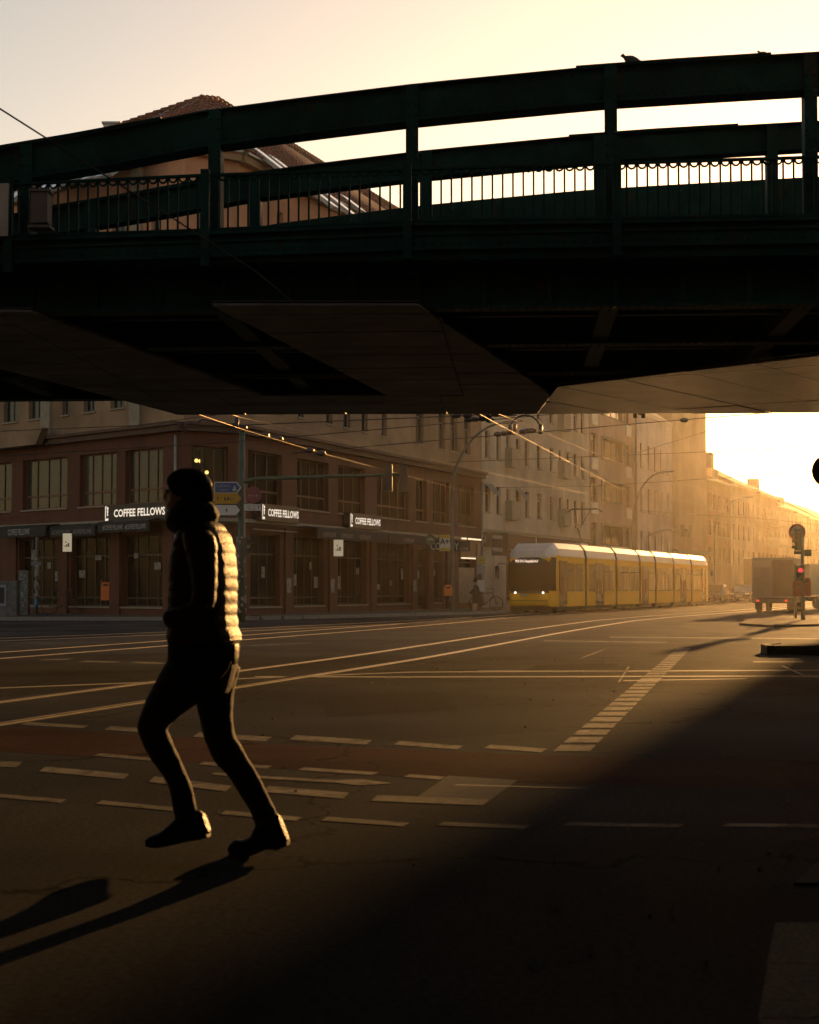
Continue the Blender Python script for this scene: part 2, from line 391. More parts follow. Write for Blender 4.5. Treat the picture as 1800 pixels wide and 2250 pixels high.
# tram rails: steel head with a dark groove beside it
def rail(pts):
    pts = [Vector((p[0], p[1], 0)) for p in pts]
    fine = []
    for i in range(len(pts) - 1):                      # Catmull-Rom
        p0 = pts[max(i - 1, 0)]; p1 = pts[i]; p2 = pts[i + 1]; p3 = pts[min(i + 2, len(pts) - 1)]
        for k in range(6):
            t = k / 6
            fine.append(0.5 * ((2 * p1) + (p2 - p0) * t + (2 * p0 - 5 * p1 + 4 * p2 - p3) * t * t + (3 * p1 - p0 - 3 * p2 + p3) * t ** 3))
    fine.append(pts[-1])
    def ribbon(off0, off1, z0, z1):
        rings = []
        for i, p in enumerate(fine):
            t = (fine[min(i + 1, len(fine) - 1)] - fine[max(i - 1, 0)]).normalized(); nn = Vector((t.y, -t.x, 0))
            rings.append([(p + nn * off0) + Vector((0, 0, z0)), (p + nn * off0) + Vector((0, 0, z1)), (p + nn * off1) + Vector((0, 0, z1)), (p + nn * off1) + Vector((0, 0, z0))])
        return rings
    b = MB(); b.loft(ribbon(-0.045, 0.045, -0.02, 0.008), sm=False)
    o = part('rail', b, M_steel, road)
    b = MB(); b.loft(ribbon(-0.10, -0.047, -0.02, 0.005), sm=False); b.loft(ribbon(0.047, 0.09, -0.02, 0.004), sm=False)
    part('rail_groove', b, M_groove, road)
T2R = [(-7.5, 0.5), (-3.6, 15.05), (-2.1, 20.6), (0.0, 28.35), (1.74, 35.7), (4.2, 46.4), (6.98, 57.7), (9.0, 64.9), (13.0, 76.3), (20.0, 94.5), (39.0, 145), (76, 243), (130, 380)]
def offset(pts, d):
    out = []
    for i, p in enumerate(pts):
        a = Vector(pts[max(i - 1, 0)]); c = Vector(pts[min(i + 1, len(pts) - 1)]); t = (c - a).normalized()
        out.append((p[0] - t.y * d, p[1] + t.x * d))
    return out
T1R = [(-16.5, -2), (-6.97, 29.0), (-5.0, 35.6), (-3.8, 39.6), (0.1, 53.2), (3.6, 67.0), (6.85, 79.0), (7.6, 81.4), (21.6, 118.9), (60, 222), (110, 356)]
T3R = [tuple(gnd(*p)[:2]) for p in ((-200, 1418), (0, 1409), (520, 1388), (1000, 1364), (1110, 1357))]
rail(T3R); rail(offset(T3R, 1.435))
rail(T2R); rail(offset(T2R, 1.435)); rail(T1R); rail(offset(T1R, 1.435))

# pavement with kerb stones along the houses
pav = [(-70, 63.4), (-7.5, 63.2), (-5.6, 64.4), (-4.2, 66.3), (3.9, 79.6), (18.6, 118.9), (57, 222), (100, 337), (60, 345), (20, 240), (-20, 110), (-70, 110)]
b = MB(); b.prism(pav, -0.02, 0.12)
pavement = struct('pavement', b, M_paving)
me = MB().box(0.01, 0.99, -0.15, 0.0, -0.02, 0.135).mesh('kerb_stone', M_kerb)
for i in range(5):
    a = Vector(pav[i]); c = Vector(pav[i + 1]); d = (c - a); L = d.length; d.normalize()
    if i == 0: a = a + d * (L - 24); L = 24
    if i == 4: L = min(L, 60)
    for k in range(int(L)):
        o = link('kerb_stone', me, pavement, (*(a + d * (k * L / int(L))), 0), math.atan2(d.y, d.x))
# near corner of the pavement, bottom right
def g2(*p): return tuple(gnd(*p)[:2])
nearp = [g2(1640, 2330), g2(1655, 2250), g2(1697, 2037), g2(1706, 2010), g2(1722, 1975), g2(1752, 1935), g2(1800, 1898), g2(1880, 1870), (5.0, 8.6), (6.0, 3.0)]
b = MB(); b.prism(list(reversed(nearp)), -0.02, 0.012)
nearpav = struct('sidewalk', b, M_asphalt)
def slab(poly, m, z):
    ar = sum(poly[k][0] * poly[(k + 1) % len(poly)][1] - poly[(k + 1) % len(poly)][0] * poly[k][1] for k in range(len(poly)))
    if ar < 0: poly = poly[::-1]
    part('paving_slab', MB().prism(poly, 0.0121, z), m, nearpav)
edge = [(g2(1640, 2330)[0] + 0.012, 3.9), (g2(1655, 2250)[0] + 0.012, g2(1655, 2250)[1]), (g2(1697, 2039)[0] + 0.012, g2(1697, 2039)[1])]
ye = [3.9, 4.72, 5.40, 6.06]
for a_, c_ in zip(ye, ye[1:]):
    xa, xc = lerp_tab([(p[1], p[0]) for p in edge], a_), lerp_tab([(p[1], p[0]) for p in edge], c_)
    for k in range(4):
        x0a, x0c = (xa, xc) if k == 0 else (1.95 + 0.8 * (k - 1), 1.95 + 0.8 * (k - 1))
        slab([(x0a, a_ + 0.006), (1.94 + 0.8 * k, a_ + 0.006), (1.94 + 0.8 * k, c_ - 0.006), (x0c, c_ - 0.006)], M_granite, 0.026)
M_worn = mat('worn_paving', (0.075, 0.07, 0.06), 0.85, 0.4, 20.0, 0.4, 70.0, spec=0.01)
p0, p1, p2 = g2(1745, 1952), g2(1800, 1903), g2(1870, 1878)
slab([p0, (p2[0], p0[1]), (p2[0] + 0.3, p2[1]), p1], M_worn, 0.022)
slab([(p2[0] + 0.02, p0[1]), (p2[0] + 1.0, p0[1]), (p2[0] + 1.0, p2[1]), (p2[0] + 0.32, p2[1])], M_worn, 0.022)
# raised island under the viaduct, right; top and kerb coloured dark for its shade
M_shaded_kerb = mat('shaded_kerb', (0.06, 0.055, 0.05), 0.85, 0.3, 14, spec=0.02)
isl = [(6.6, 30.9), (14, 29.7), (15, 31.0), (14, 31.9), (7.0, 32.2), (6.65, 31.7)]
b = MB(); b.prism(isl, -0.02, 0.15); island = struct('traffic_island', b, M_asphalt)
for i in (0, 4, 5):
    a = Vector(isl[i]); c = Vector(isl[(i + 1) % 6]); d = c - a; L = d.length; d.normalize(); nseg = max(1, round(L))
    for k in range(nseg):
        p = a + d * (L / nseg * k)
        part('kerb_stone', MB().box(0.008, L / nseg - 0.008, -0.14, 0, -0.02, 0.165), M_shaded_kerb, island, (p.x, p.y, 0), math.atan2(d.y, d.x))
# small refuge by the signal, far right
ref = [gnd(1625, 1374), gnd(1700, 1379), gnd(1800, 1376), gnd(1830, 1368), gnd(1700, 1362), gnd(1645, 1364)]
ref = [(p.x, p.y) for p in ref]
b = MB(); b.prism(ref, -0.02, 0.07); struct('kerb_refuge', b, M_asphalt)

# ================================================================== viaduct
BA = R(3.8)
viaduct = thing('railway_viaduct', 'dark green riveted steel railway viaduct crossing overhead with a balustraded edge', 'bridge', (0, 20.4, 0), -BA)
cb_, sb_ = math.cos(BA), math.sin(BA)
def w2b(x, y): y -= 20.4; return (x * cb_ - y * sb_, x * sb_ + y * cb_)
_c = w2b(0, 0)
def br(px, py, ly):
    u = (px - 900) / 3750; v = (1125 - py) / 3750
    dx, dy = u, cp - v * sp
    lx, lyd = dx * cb_ - dy * sb_, dx * sb_ + dy * cb_
    t = (ly - _c[1]) / lyd
    return _c[0] + lx * t, CAMZ + t * (sp + v * cp)
def tab(pts, ly): return [br(x, y, ly) for x, y in pts]
chord_top = tab([(0, 337), (250, 295), (443, 257), (675, 226), (921, 196), (1333, 156), (1550, 142), (1800, 127)], 0)
rail_top = tab([(0, 403), (78, 400), (459, 382), (900, 369), (1364, 356), (1776, 343)], -0.45)
rail_bot = tab([(26, 525), (443, 512), (910, 491), (1349, 486), (1800, 478)], -0.45)
fas_bot = tab([(26, 577), (443, 564), (900, 548), (1349, 540), (1800, 532)], -0.5)
flange_z = br(1012, 681, 0)[1]
X0, X1 = -32.0, 32.0
def zc(x):
    x2 = max(min(x, chord_top[-1][0] + 3), chord_top[0][0] - 3)
    return lerp_tab(chord_top, x2)
xs = [X0 + (X1 - X0) * k / 128 for k in range(129)]
def strip(y0, y1, zlo, zhi):
    return MB().loft([[(x, y0, zlo(x)), (x, y1, zlo(x)), (x, y1, zhi(x)), (x, y0, zhi(x))] for x in xs], sm=False)
CH = 0.40
GY = (0.0, 3.1, 6.2, 9.4)
posts = [br(px * 1.04348, 300, 0)[0] for px in (65, 458, 870, 1285, 1703)]
step = (posts[4] - posts[0]) / 4
posts = [posts[0] - k * step for k in range(10, 0, -1)] + posts + [posts[4] + k * step for k in range(1, 11)]
for gi in (0, 1):
    y = GY[gi]
    CH = 0.40 if gi == 0 else 0.345
    b = strip(y - 0.13, y + 0.13, lambda x: zc(x) - CH, lambda x: zc(x))
    b2 = strip(y - 0.2, y + 0.2, lambda x: zc(x), lambda x: zc(x) + 0.018)
    part('top_chord', b, M_green, viaduct); part('chord_flange', b2, M_green, viaduct)
    for sx0, sx1 in ((2.0, 4.3), (-5.2, -3.0)):
        bb = MB().loft([[(x, y - 0.21, zc(x) + 0.02), (x, y + 0.21, zc(x) + 0.02), (x, y + 0.21, zc(x) + 0.04), (x, y - 0.21, zc(x) + 0.04)] for x in (sx0, (sx0 + sx1) / 2, sx1)], sm=False)
        part('cover_plate', bb, M_green, viaduct)
    if gi == 0: part('chord_lower_flange', strip(y - 0.18, y + 0.18, lambda x: zc(x) - CH - 0.02, lambda x: zc(x) - CH), M_green, viaduct)
    for x in posts:
        b = MB().box(x - 0.055, x + 0.055, y - 0.16, y + 0.16, 4.9, zc(x) - 0.02)
        b.box(x - 0.075, x + 0.075, y - 0.20, y - 0.162, 4.9, zc(x) + 0.0)
        part('girder_post', b, M_green, viaduct)
part('plate_girder', strip(GY[2] - 0.08, GY[2] + 0.08, lambda x: flange_z, lambda x: zc(x)), M_green, viaduct)
for y in GY:
    part('girder_web', strip(y - 0.03, y + 0.03, lambda x: flange_z + 0.04, lambda x: 5.25), M_green, viaduct)
    part('bottom_flange', strip(y - 0.17, y + 0.17, lambda x: flange_z, lambda x: flange_z + 0.035), M_green, viaduct)
part('deck', MB().box(X0, X1, -0.5, 9.9, 5.05, 5.2), M_green, viaduct)
for x in posts:
    xx = x + 0.0
    part('cross_beam', MB().box(xx - 0.11, xx + 0.11, 0.1, 9.3, flange_z + 0.06, 5.04), M_green, viaduct)
for y in (1.55, 4.65, 7.8):
    part('stringer', MB().box(X0, X1, y - 0.08, y + 0.08, flange_z + 0.16, 5.04), M_green, viaduct)
# edge beam with fascia, ledge and brackets
part('fascia_beam', strip(-0.52, -0.44, lambda x: lerp_tab(fas_bot, x), lambda x: lerp_tab(rail_bot, x) - 0.04), M_green, viaduct)
part('fascia_ledge', strip(-0.58, -0.36, lambda x: lerp_tab(rail_bot, x) - 0.05, lambda x: lerp_tab(rail_bot, x) - 0.01), M_green, viaduct)
part('fascia_lip', strip(-0.57, -0.42, lambda x: lerp_tab(fas_bot, x) - 0.02, lambda x: lerp_tab(fas_bot, x) + 0.03), M_green, viaduct)
part('fascia_rib', strip(-0.545, -0.522, lambda x: lerp_tab(fas_bot, x) + 0.16, lambda x: lerp_tab(fas_bot, x) + 0.19), M_green, viaduct)
part('near_web', strip(-0.05, -0.03, lambda x: flange_z + 0.04, lambda x: 5.0), M_green, viaduct)
for px in (18, 432, 858, 1300):
    x = br(px * 1.04348, 560, -0.56)[0]
    z0 = lerp_tab(fas_bot, x)
    part('bracket', MB().box(x - 0.05, x + 0.05, -0.62, -0.525, z0 - 0.13, lerp_tab(rail_top, x) + 0.02), M_green, viaduct)
# balustrade
bx0, bx1 = -7.2, 6.6
part('hand_rail', MB().loft([[(x, -0.48, lerp_tab(rail_top, x) - 0.03), (x, -0.42, lerp_tab(rail_top, x) - 0.03), (x, -0.42, lerp_tab(rail_top, x)), (x, -0.48, lerp_tab(rail_top, x))] for x in xs], sm=False), M_green, viaduct)
part('bottom_rail', strip(-0.475, -0.425, lambda x: lerp_tab(rail_bot, x) + 0.02, lambda x: lerp_tab(rail_bot, x) + 0.05), M_green, viaduct)
sp_b = 0.1207
nb = int((bx1 - bx0) / sp_b)
bal_me = MB().box(-0.011, 0.011, -0.011, 0.011, 0, 0.70).mesh('baluster', M_green)
ring = MB(); ring.tube([(0.045 * math.cos(a), 0, 0.05 * math.sin(a)) for a in [math.pi + math.pi * k / 8 for k in range(9)]], 0.013, 6)
loop_me = ring.mesh('scroll_loop', M_green)
for k in range(nb):
    x = bx0 + k * sp_b
    zt, zb = lerp_tab(rail_top, x) - 0.03, lerp_tab(rail_bot, x) + 0.03
    o = link('baluster', bal_me, viaduct, (x, -0.45, zb)); o.scale = (1, 1, (zt - zb) / 0.70)
    link('scroll_loop', loop_me, viaduct, (x + sp_b / 2, -0.45, zt - 0.002))
# equipment box and conduit by the left end of the balustrade
x, z = br(90, 455, -0.7)
b = MB().box(x - 0.1, x + 0.1, -0.78, -0.58, z - 0.2, z + 0.17); b.box(x - 0.12, x + 0.12, -0.8, -0.57, z + 0.17, z + 0.2); b.box(x - 0.13, x + 0.13, -0.8, -0.56, z - 0.26, z - 0.23)
tag(part('equipment_box', b, M_metal, None, (0, 0, 0)), 'small grey equipment box hung on the viaduct balustrade at its left end', 'box')
bpy.data.objects['equipment_box'].location = (0, 20.4, 0); bpy.data.objects['equipment_box'].rotation_euler = (0, 0, -BA)
x, z = br(12, 460, -0.6)
b = MB().box(x - 0.09, x + 0.05, -0.66, -0.6, z - 0.33, z + 0.3)
o = tag(part('sign_panel', b, mat('pale_panel', (0.35, 0.37, 0.36), 0.35), None, (0, 20.4, 0), -BA), 'pale grey panel seen edge on beside the balustrade at the left edge', 'panel')
# soffit boards under the girders, laid in strips along the tram tracks
ZS = flange_z - 0.055
def panelize(poly, ang, w, l, z=None, m=None):
    z = ZS if z is None else z
    poly = [w2b(*p) for p in poly]
    ar = sum(poly[i][0] * poly[(i + 1) % len(poly)][1] - poly[(i + 1) % len(poly)][0] * poly[i][1] for i in range(len(poly)))
    if ar < 0: poly = poly[::-1]
    ca, sa = math.cos(ang), math.sin(ang)
    loc = [(p[0] * ca + p[1] * sa, -p[0] * sa + p[1] * ca) for p in poly]
    x0 = min(p[0] for p in loc); x1 = max(p[0] for p in loc); y0 = min(p[1] for p in loc); y1 = max(p[1] for p in loc)
    g = 0.011
    if len(poly) > 2: part('seam_light_stop', MB().prism(poly, z + 0.045, z + 0.06), M_black, viaduct)  # dark sheet added behind the boards to keep sunlight out of the seams
    i = 0
    while x0 + i * w < x1:
        j = 0
        while y0 + j * l < y1:
            a, c = x0 + i * w + g, y0 + j * l + g
            cell = [(a, c), (a + w - 2 * g, c), (a + w - 2 * g, c + l - 2 * g), (a, c + l - 2 * g)]
            cell = [(p[0] * ca - p[1] * sa, p[0] * sa + p[1] * ca) for p in cell]
            cell = clip_to(cell, poly)
            if len(cell) >= 3:
                A = abs(sum(cell[k][0] * cell[(k + 1) % len(cell)][1] - cell[(k + 1) % len(cell)][0] * cell[k][1] for k in range(len(cell)))) / 2
                if A > 0.02:
                    dz = random.uniform(-0.006, 0.006)
                    part('soffit_panel', MB().prism(cell, z + dz, z + 0.03 + dz), m or M_soffit, viaduct)
            j += 1
        i += 1
panelize([(-2.3, 19.7), (0.1, 19.7), (2.17, 27.9), (2.4, 29.0), (-0.38, 28.98)], R(0), 2.6, 0.72, m=M_soffit_dark)
panelize([(-7.6, 19.9), (-4.5, 20.2), (-2.5, 29.0), (-5.2, 29.0)], R(0), 2.6, 0.72, m=M_soffit_dark)
panelize([(-5.2, 29.02), (2.4, 29.02), (2.4, 32.1), (-4.4, 32.2)], R(0), 1.9, 1.5, m=M_soffit_dark)
panelize([(2.42, 29.02), (2.42, 27.7), (5.8, 24.0), (9.6, 19.8), (13.5, 19.8), (13.5, 31.6), (2.42, 32.1)], R(-30), 1.25, 2.3)

# two pigeons on the top chord
def pigeon(px, py, L, flip, label):
    x, z = br(px, py, 0.0)
    zz = zc(x) + 0.018
    t = thing('pigeon', label, 'bird', tuple(Vector((0, 20.4, 0)) + Matrix.Rotation(-BA, 3, 'Z') @ Vector((x, 0, zz))), -BA, 'pigeons on the viaduct')
    f = flip
    b = MB()
    rings = []
    for (cx, cz, r) in ((-0.17, 0.055, 0.006), (-0.11, 0.06, 0.022), (-0.05, 0.075, 0.045), (0.0, 0.085, 0.056), (0.05, 0.092, 0.052), (0.085, 0.11, 0.036), (0.10, 0.135, 0.026), (0.112, 0.155, 0.024), (0.13, 0.16, 0.016), (0.15, 0.155, 0.004)):
        rings.append([(f * cx, 1.1 * r * math.cos(a), cz + 1.3 * r * math.sin(a)) for a in [2 * math.pi * j / 10 for j in range(10)]])
    b.loft([[(v[0] * L, v[1] * L, v[2] * L) for v in r] for r in rings])
    part('body', b, mat('pigeon_grey', (0.05, 0.05, 0.055), 0.8), t)
    b = MB()
    for yy in (-0.02, 0.02): b.tube([(f * 0.0 * L, yy * L, 0.05 * L), (f * 0.005 * L, yy * L, 0.0)], 0.005 * L, 5)
    part('legs', b, mat('pigeon_leg', (0.2, 0.06, 0.05), 0.7), t)
pigeon(1390, 150, 0.95, -1, 'plump pigeon facing left on the viaduct top chord')
pigeon(1681, 138, 0.62, -1, 'small pigeon near the right end of the viaduct top chord')
# sealed joints beside the rails and a few darker repairs in the asphalt
M_seam = mat('bitumen_joint', (0.014, 0.013, 0.012), 0.7, spec=0.01)
M_dark = mat('old_repair', (0.038, 0.036, 0.033), 0.85, 0.35, 18.0, 0.2, 120.0, spec=0.002)
for tr in (T2R, T1R):
    for d in (-0.42, 1.9):
        o_ = offset(tr, d); b = MB()
        for p, r_ in zip(o_, o_[1:]):
            a = Vector((*p, 0.0018)); c = Vector((*r_, 0.0018)); t = (c - a).normalized(); n = Vector((t.y, -t.x, 0)) * 0.025
            b.face([a + n, c + n, c - n, a - n])
        part('joint_seal', b, M_seam, road)
for a in (((700, 1530), (960, 1520), (1010, 1560), (720, 1575)), ((1180, 1462), (1360, 1458), (1350, 1468), (1160, 1471))):
    sheet('old_repair', q(*a), M_dark, 0.001)
# rivets and stiffening plates: joined, far too many and small to pick apart
rv = MB(); CH = 0.40
def rivet(x, y, z, ax):
    s_ = 0.016
    if ax == 'y':
        rv.face([(x - s_, y, z - s_), (x + s_, y, z - s_), (x + s_ * .5, y - 0.012, z - s_ * .5), (x - s_ * .5, y - 0.012, z - s_ * .5)]); rv.face([(x + s_, y, z - s_), (x + s_, y, z + s_), (x + s_ * .5, y - 0.012, z + s_ * .5), (x + s_ * .5, y - 0.012, z - s_ * .5)])
        rv.face([(x + s_, y, z + s_), (x - s_, y, z + s_), (x - s_ * .5, y - 0.012, z + s_ * .5), (x + s_ * .5, y - 0.012, z + s_ * .5)]); rv.face([(x - s_, y, z + s_), (x - s_, y, z - s_), (x - s_ * .5, y - 0.012, z - s_ * .5), (x - s_ * .5, y - 0.012, z + s_ * .5)])
        rv.face([(x - s_ * .5, y - 0.012, z - s_ * .5), (x + s_ * .5, y - 0.012, z - s_ * .5), (x + s_ * .5, y - 0.012, z + s_ * .5), (x - s_ * .5, y - 0.012, z + s_ * .5)])
    else:
        rv.box(x - s_ * .8, x + s_ * .8, y - s_ * .8, y + s_ * .8, z - 0.012, z)
x = -7.5
while x < 7.0:
    for zz in (zc(x) - 0.05, zc(x) - CH + 0.05): rivet(x, -0.131, zz, 'y')
    for zz in (lerp_tab(fas_bot, x) + 0.06, lerp_tab(rail_bot, x) - 0.09): rivet(x, -0.521, zz, 'y')
    for gy in GY[:3]:
        for dy in (-0.12, 0.12): rivet(x, gy + dy, flange_z, 'z')
    x += 0.11
for p_ in posts[8:17]:
    for k in range(16):
        zz = 5.3 + 0.13 * k
        if zz < zc(p_) - 0.05: rivet(p_ - 0.05, -0.201, zz, 'y'); rivet(p_ + 0.05, -0.201, zz, 'y')
o = part('rivets', rv, M_green, viaduct); o['kind'] = 'stuff'
for k in range(-9, 9):
    x = posts[10] + k * step / 3 + 3.2
    if -8 < x < 8: part('web_stiffener', MB().box(x - 0.03, x + 0.03, -0.14, -0.052, flange_z + 0.04, 4.98), M_green, viaduct)
# ================================================================== buildings
def facade(mb, L, z0, z1, holes, depth=0.28, mi=0, rmi=None):
    # a wall in the local x-z plane, outside towards -y, with recessed openings
    rmi = mi if rmi is None else rmi
    X = sorted(set([0, L] + [h[0] for h in holes] + [h[1] for h in holes])); X = [x for x in X if 0 <= x <= L]
    Z = sorted(set([z0, z1] + [h[2] for h in holes] + [h[3] for h in holes])); Z = [z for z in Z if z0 <= z <= z1]
    for a, c in zip(Z, Z[1:]):
        run = None
        for x0, x1 in zip(X, X[1:]):
            xm, zm = (x0 + x1) / 2, (a + c) / 2
            inside = any(h[0] < xm < h[1] and h[2] < zm < h[3] for h in holes)
            if inside:
                if run: mb.face([(run[0], 0, a), (run[1], 0, a), (run[1], 0, c), (run[0], 0, c)], mi); run = None
            else:
                run = (run[0], x1) if run else (x0, x1)
        if run: mb.face([(run[0], 0, a), (run[1], 0, a), (run[1], 0, c), (run[0], 0, c)], mi)
    for (x0, x1, a, c) in holes:
        d = depth
        mb.face([(x0, 0, a), (x0, 0, c), (x0, d, c), (x0, d, a)], rmi); mb.face([(x1, 0, c), (x1, 0, a), (x1, d, a), (x1, d, c)], rmi)
        mb.face([(x0, 0, c), (x1, 0, c), (x1, d, c), (x0, d, c)], rmi); mb.face([(x0, 0, a), (x0, d, a), (x1, d, a), (x1, 0, a)], rmi)

_wc = {}
def window(parent, O, rz, hole, style='two', fm=None, gm=None, depth=0.16, sill=True, name='window', sillm=None):
    x0, x1, z0, z1 = hole; w, h = round(x1 - x0, 2), round(z1 - z0, 2)
    fm = fm or M_frame_white; gm = gm or M_glass
    if gm is M_glass: gm = random.choice((M_glass, M_glass, M_glass, M_glass_b, M_glass_c))
    sillm = sillm or M_trim
    key = (w, h, style, fm.name, gm.name, depth, sill, sillm.name)
    if key not in _wc:
        b = MB(); t = 0.06; y0, y1 = depth, depth + 0.07
        b.box(0, t, y0, y1, 0, h); b.box(w - t, w, y0, y1, 0, h); b.box(t, w - t, y0, y1, 0, t); b.box(t, w - t, y0, y1, h - t, h)
        def vbar(x, za, zb): b.box(x - 0.03, x + 0.03, y0 - 0.005, y1, za, zb)
        def hbar(z, xa, xb): b.box(xa, xb, y0 + 0.004, y1, z - 0.035, z + 0.035)
        if style == 'two': vbar(w / 2, t, h * 0.68); hbar(h * 0.7, t, w - t)
        elif style == 'tall': hbar(h * 0.72, t, w - t)
        elif style[:3] == 'bay':
            k = int(style[3]); zt = h * 0.27
            hbar(zt, t, w - t)
            b.box(t, w - t, y0 - 0.03, y0 - 0.001, zt - 0.05, zt - 0.01)
            for i in range(1, k): vbar(w * i / k, t, h - t)
        elif style[:3] == 'rib':
            k = int(style[3])
            for i in range(1, k): vbar(w * i / k, t, h - t)
        elif style[:3] == 'shp':
            k = int(style[3]); hbar(h * 0.72, t, w - t); hbar(0.35, t, w - t)
            for i in range(1, k): vbar(w * i / k, t, h - t)
        fme = b.mesh(name, fm)
        p = MB(); p.box(t * 0.5, w - t * 0.5, y0 + 0.03, y0 + 0.04, t * 0.5, h - t * 0.5)
        pme = p.mesh('pane', gm)
        sme = MB().box(-0.06, w + 0.06, -0.07, depth, -0.06, -0.002).mesh('sill', sillm) if sill else None
        _wc[key] = (fme, pme, sme)
    fme, pme, sme = _wc[key]
    c, s = math.cos(rz), math.sin(rz)
    o = link(name, fme, parent, (O[0] + c * x0, O[1] + s * x0, z0), rz)
    link('pane', pme, o)
    if sme: link('sill', sme, o)
    return o

RD = Vector((0.361, 0.9326)); RD.normalize()
CR = Vector((-6.8, 66.8)); CL = Vector((-8.7, 65.5))
# end of the red building on the street line
def Rs(px, z=3.0): return along(px, CR, RD, z)
LD = Vector((0.70, -0.714)); LD.normalize()          # along the left front, towards the corner
def Ls(px, z=3.0): return along(px, CL, LD, z)        # negative values
rzR = math.atan2(RD.y, RD.x); rzL = math.atan2(LD.y, LD.x)
CD = (CR - CL); CLEN = CD.length; CD.normalize(); rzC = math.atan2(CD.y, CD.x)
SEND = Rs(1058)
LLEN = 34.0
corner = thing('corner_building', 'red clinker corner house with cafe below, tan upper floors and red tiled roof', 'building', (CR.x, CR.y, 0.1))
def rel(p): return (p[0] - CR.x, p[1] - CR.y)
OR_ = (0, 0); OC = rel(CL); OL = rel(CL - LD * LLEN)
def lpx(px, z=3.0): return LLEN + Ls(px, z)
ZB, ZC, ZE = 3.85, 7.5, 18.2       # band, cornice, eaves
# openings
gr_r = [(Rs(a), Rs(b), 0.35, 3.3) for a, b in ((542, 616), (646, 712), (743, 806), (829, 900), (952, 973), (1008, 1044))]
gr_r.append((Rs(917), Rs(938), 0.0, 3.1))
up_r = [(Rs(a, 6), Rs(b, 6), 4.45, 6.6) for a, b in ((545, 620), (653, 722), (743, 802), (829, 898), (912, 938), (952, 987), (1008, 1042))]
hi_r = [(Rs(a, 9), Rs(b, 9)) for a, b in ((560, 574), (607, 621), (655, 668), (716, 731), (754, 770), (794, 808), (839, 850), (914, 931), (964, 978), (990, 1005), (1020, 1034))]
gr_l = [(lpx(a), lpx(b), 0.35, 3.2) for a, b in ((42, 128), (156, 244), (268, 362))]
up_l = [(lpx(a, 6), lpx(b, 6), 4.45, 6.6) for a, b in ((-70, 26), (50, 148), (175, 256), (275, 358))]
hi_l = [(lpx(a, 9), lpx(b, 9)) for a, b in ((-60, -34), (8, 40), (63, 94), (137, 151), (184, 209), (243, 273), (330, 352))]
gr_c = [(0.35, CLEN - 0.3, 0.1, 3.1)]; up_c = [(0.35, CLEN - 0.35, 4.7, 6.6)]
def wall_of(L, O, rz, lo, hi, base):
    b = MB(); facade(b, L, base, ZC - 0.35, lo, 0.3); part('lower_wall', b, M_redwall, corner, (*O, 0), rz)
    b = MB(); facade(b, L, ZC, 14.2, [h for h in hi if h[2] < 14], 0.22); part('upper_wall', b, M_tan, corner, (*O, 0), rz)
    b = MB(); facade(b, L, 14.2, ZE, [h for h in hi if h[2] > 14], 0.22); part('attic_wall', b, M_orange, corner, (*O, 0), rz)
rows = (8.35, 11.6, 14.8)
def upholes(hs): return [(a, b, z, z + 1.95) for a, b in hs for z in rows]
wall_of(SEND, OR_, rzR, gr_r + up_r, upholes(hi_r), 0)
wall_of(LLEN, OL, rzL, gr_l + up_l, upholes(hi_l), 0)
wall_of(CLEN, OC, rzC, gr_c + up_c, [(0.6, CLEN - 0.6, z, z + 1.95) for z in (11.6, 14.8)], 0)
for h in up_r: window(corner, OR_, rzR, h, 'bay4' if h[1] - h[0] > 3.2 else 'bay3', M_frame_brown, M_clear, 0.2, sillm=M_trim)
for h in up_l: window(corner, OL, rzL, h, 'bay4', M_frame_brown, M_glass, 0.2)
for h in up_c: window(corner, OC, rzC, h, 'bay3', M_frame_brown, M_clear, 0.2)
for i, h in enumerate(gr_r): window(corner, OR_, rzR, h, 'shp%d' % (4 if h[1] - h[0] > 3 else 2), M_frame_dark, M_clear, 0.24, name='shop_window')
for h in gr_l: window(corner, OL, rzL, h, 'shp4', M_frame_dark, M_clear, 0.24, name='shop_window')
window(corner, OC, rzC, gr_c[0], 'shp2', M_frame_dark, M_clear, 0.24, sill=False, name='shop_door')
for h in upholes(hi_r): window(corner, OR_, rzR, h, 'two', M_frame_white, M_glass, 0.14)
for h in upholes(hi_l): window(corner, OL, rzL, h, 'two', M_frame_white, M_glass, 0.14)
for z in (11.6, 14.8): window(corner, OC, rzC, (0.6, CLEN - 0.6, z, z + 1.95), 'two', M_frame_white, M_glass, 0.14)
def trim(L, O, rz, z0, z1, d, m, name, a=0.0):
    part(name, MB().box(-a, L + a, -d, 0.05, z0, z1), m, corner, (*O, 0), rz)
for L, O, rz in ((SEND, OR_, rzR), (LLEN, OL, rzL), (CLEN, OC, rzC)):
    trim(L, O, rz, ZC - 0.35, ZC - 0.12, 0.28, M_darktrim, 'cornice'); trim(L, O, rz, ZC - 0.12, ZC, 0.42, M_darktrim, 'cornice_cap')
    trim(L, O, rz, ZB - 0.16, ZB - 0.02, 0.16, M_trim, 'string_course'); trim(L, O, rz, ZB - 0.26, ZB - 0.17, 0.08, M_darktrim, 'string_course')
    trim(L, O, rz, ZE - 0.3, ZE, 0.35, M_tan, 'eaves_moulding'); trim(L, O, rz, ZE, ZE + 0.1, 0.5, M_zinc, 'gutter')
# brick piers between the shop windows
for px in (536, 631, 727, 818, 908, 945, 984):
    s = Rs(px); part('pier', MB().box(s - 0.32, s + 0.32, -0.1, 0.0, 0, ZB - 0.27), M_redwall, corner, (*OR_, 0), rzR)
for px in (30, 142, 256, 374):
    s = lpx(px); part('pier', MB().box(s - 0.34, s + 0.34, -0.1, 0.0, 0, ZB - 0.27), M_redwall, corner, (*OL, 0), rzL)
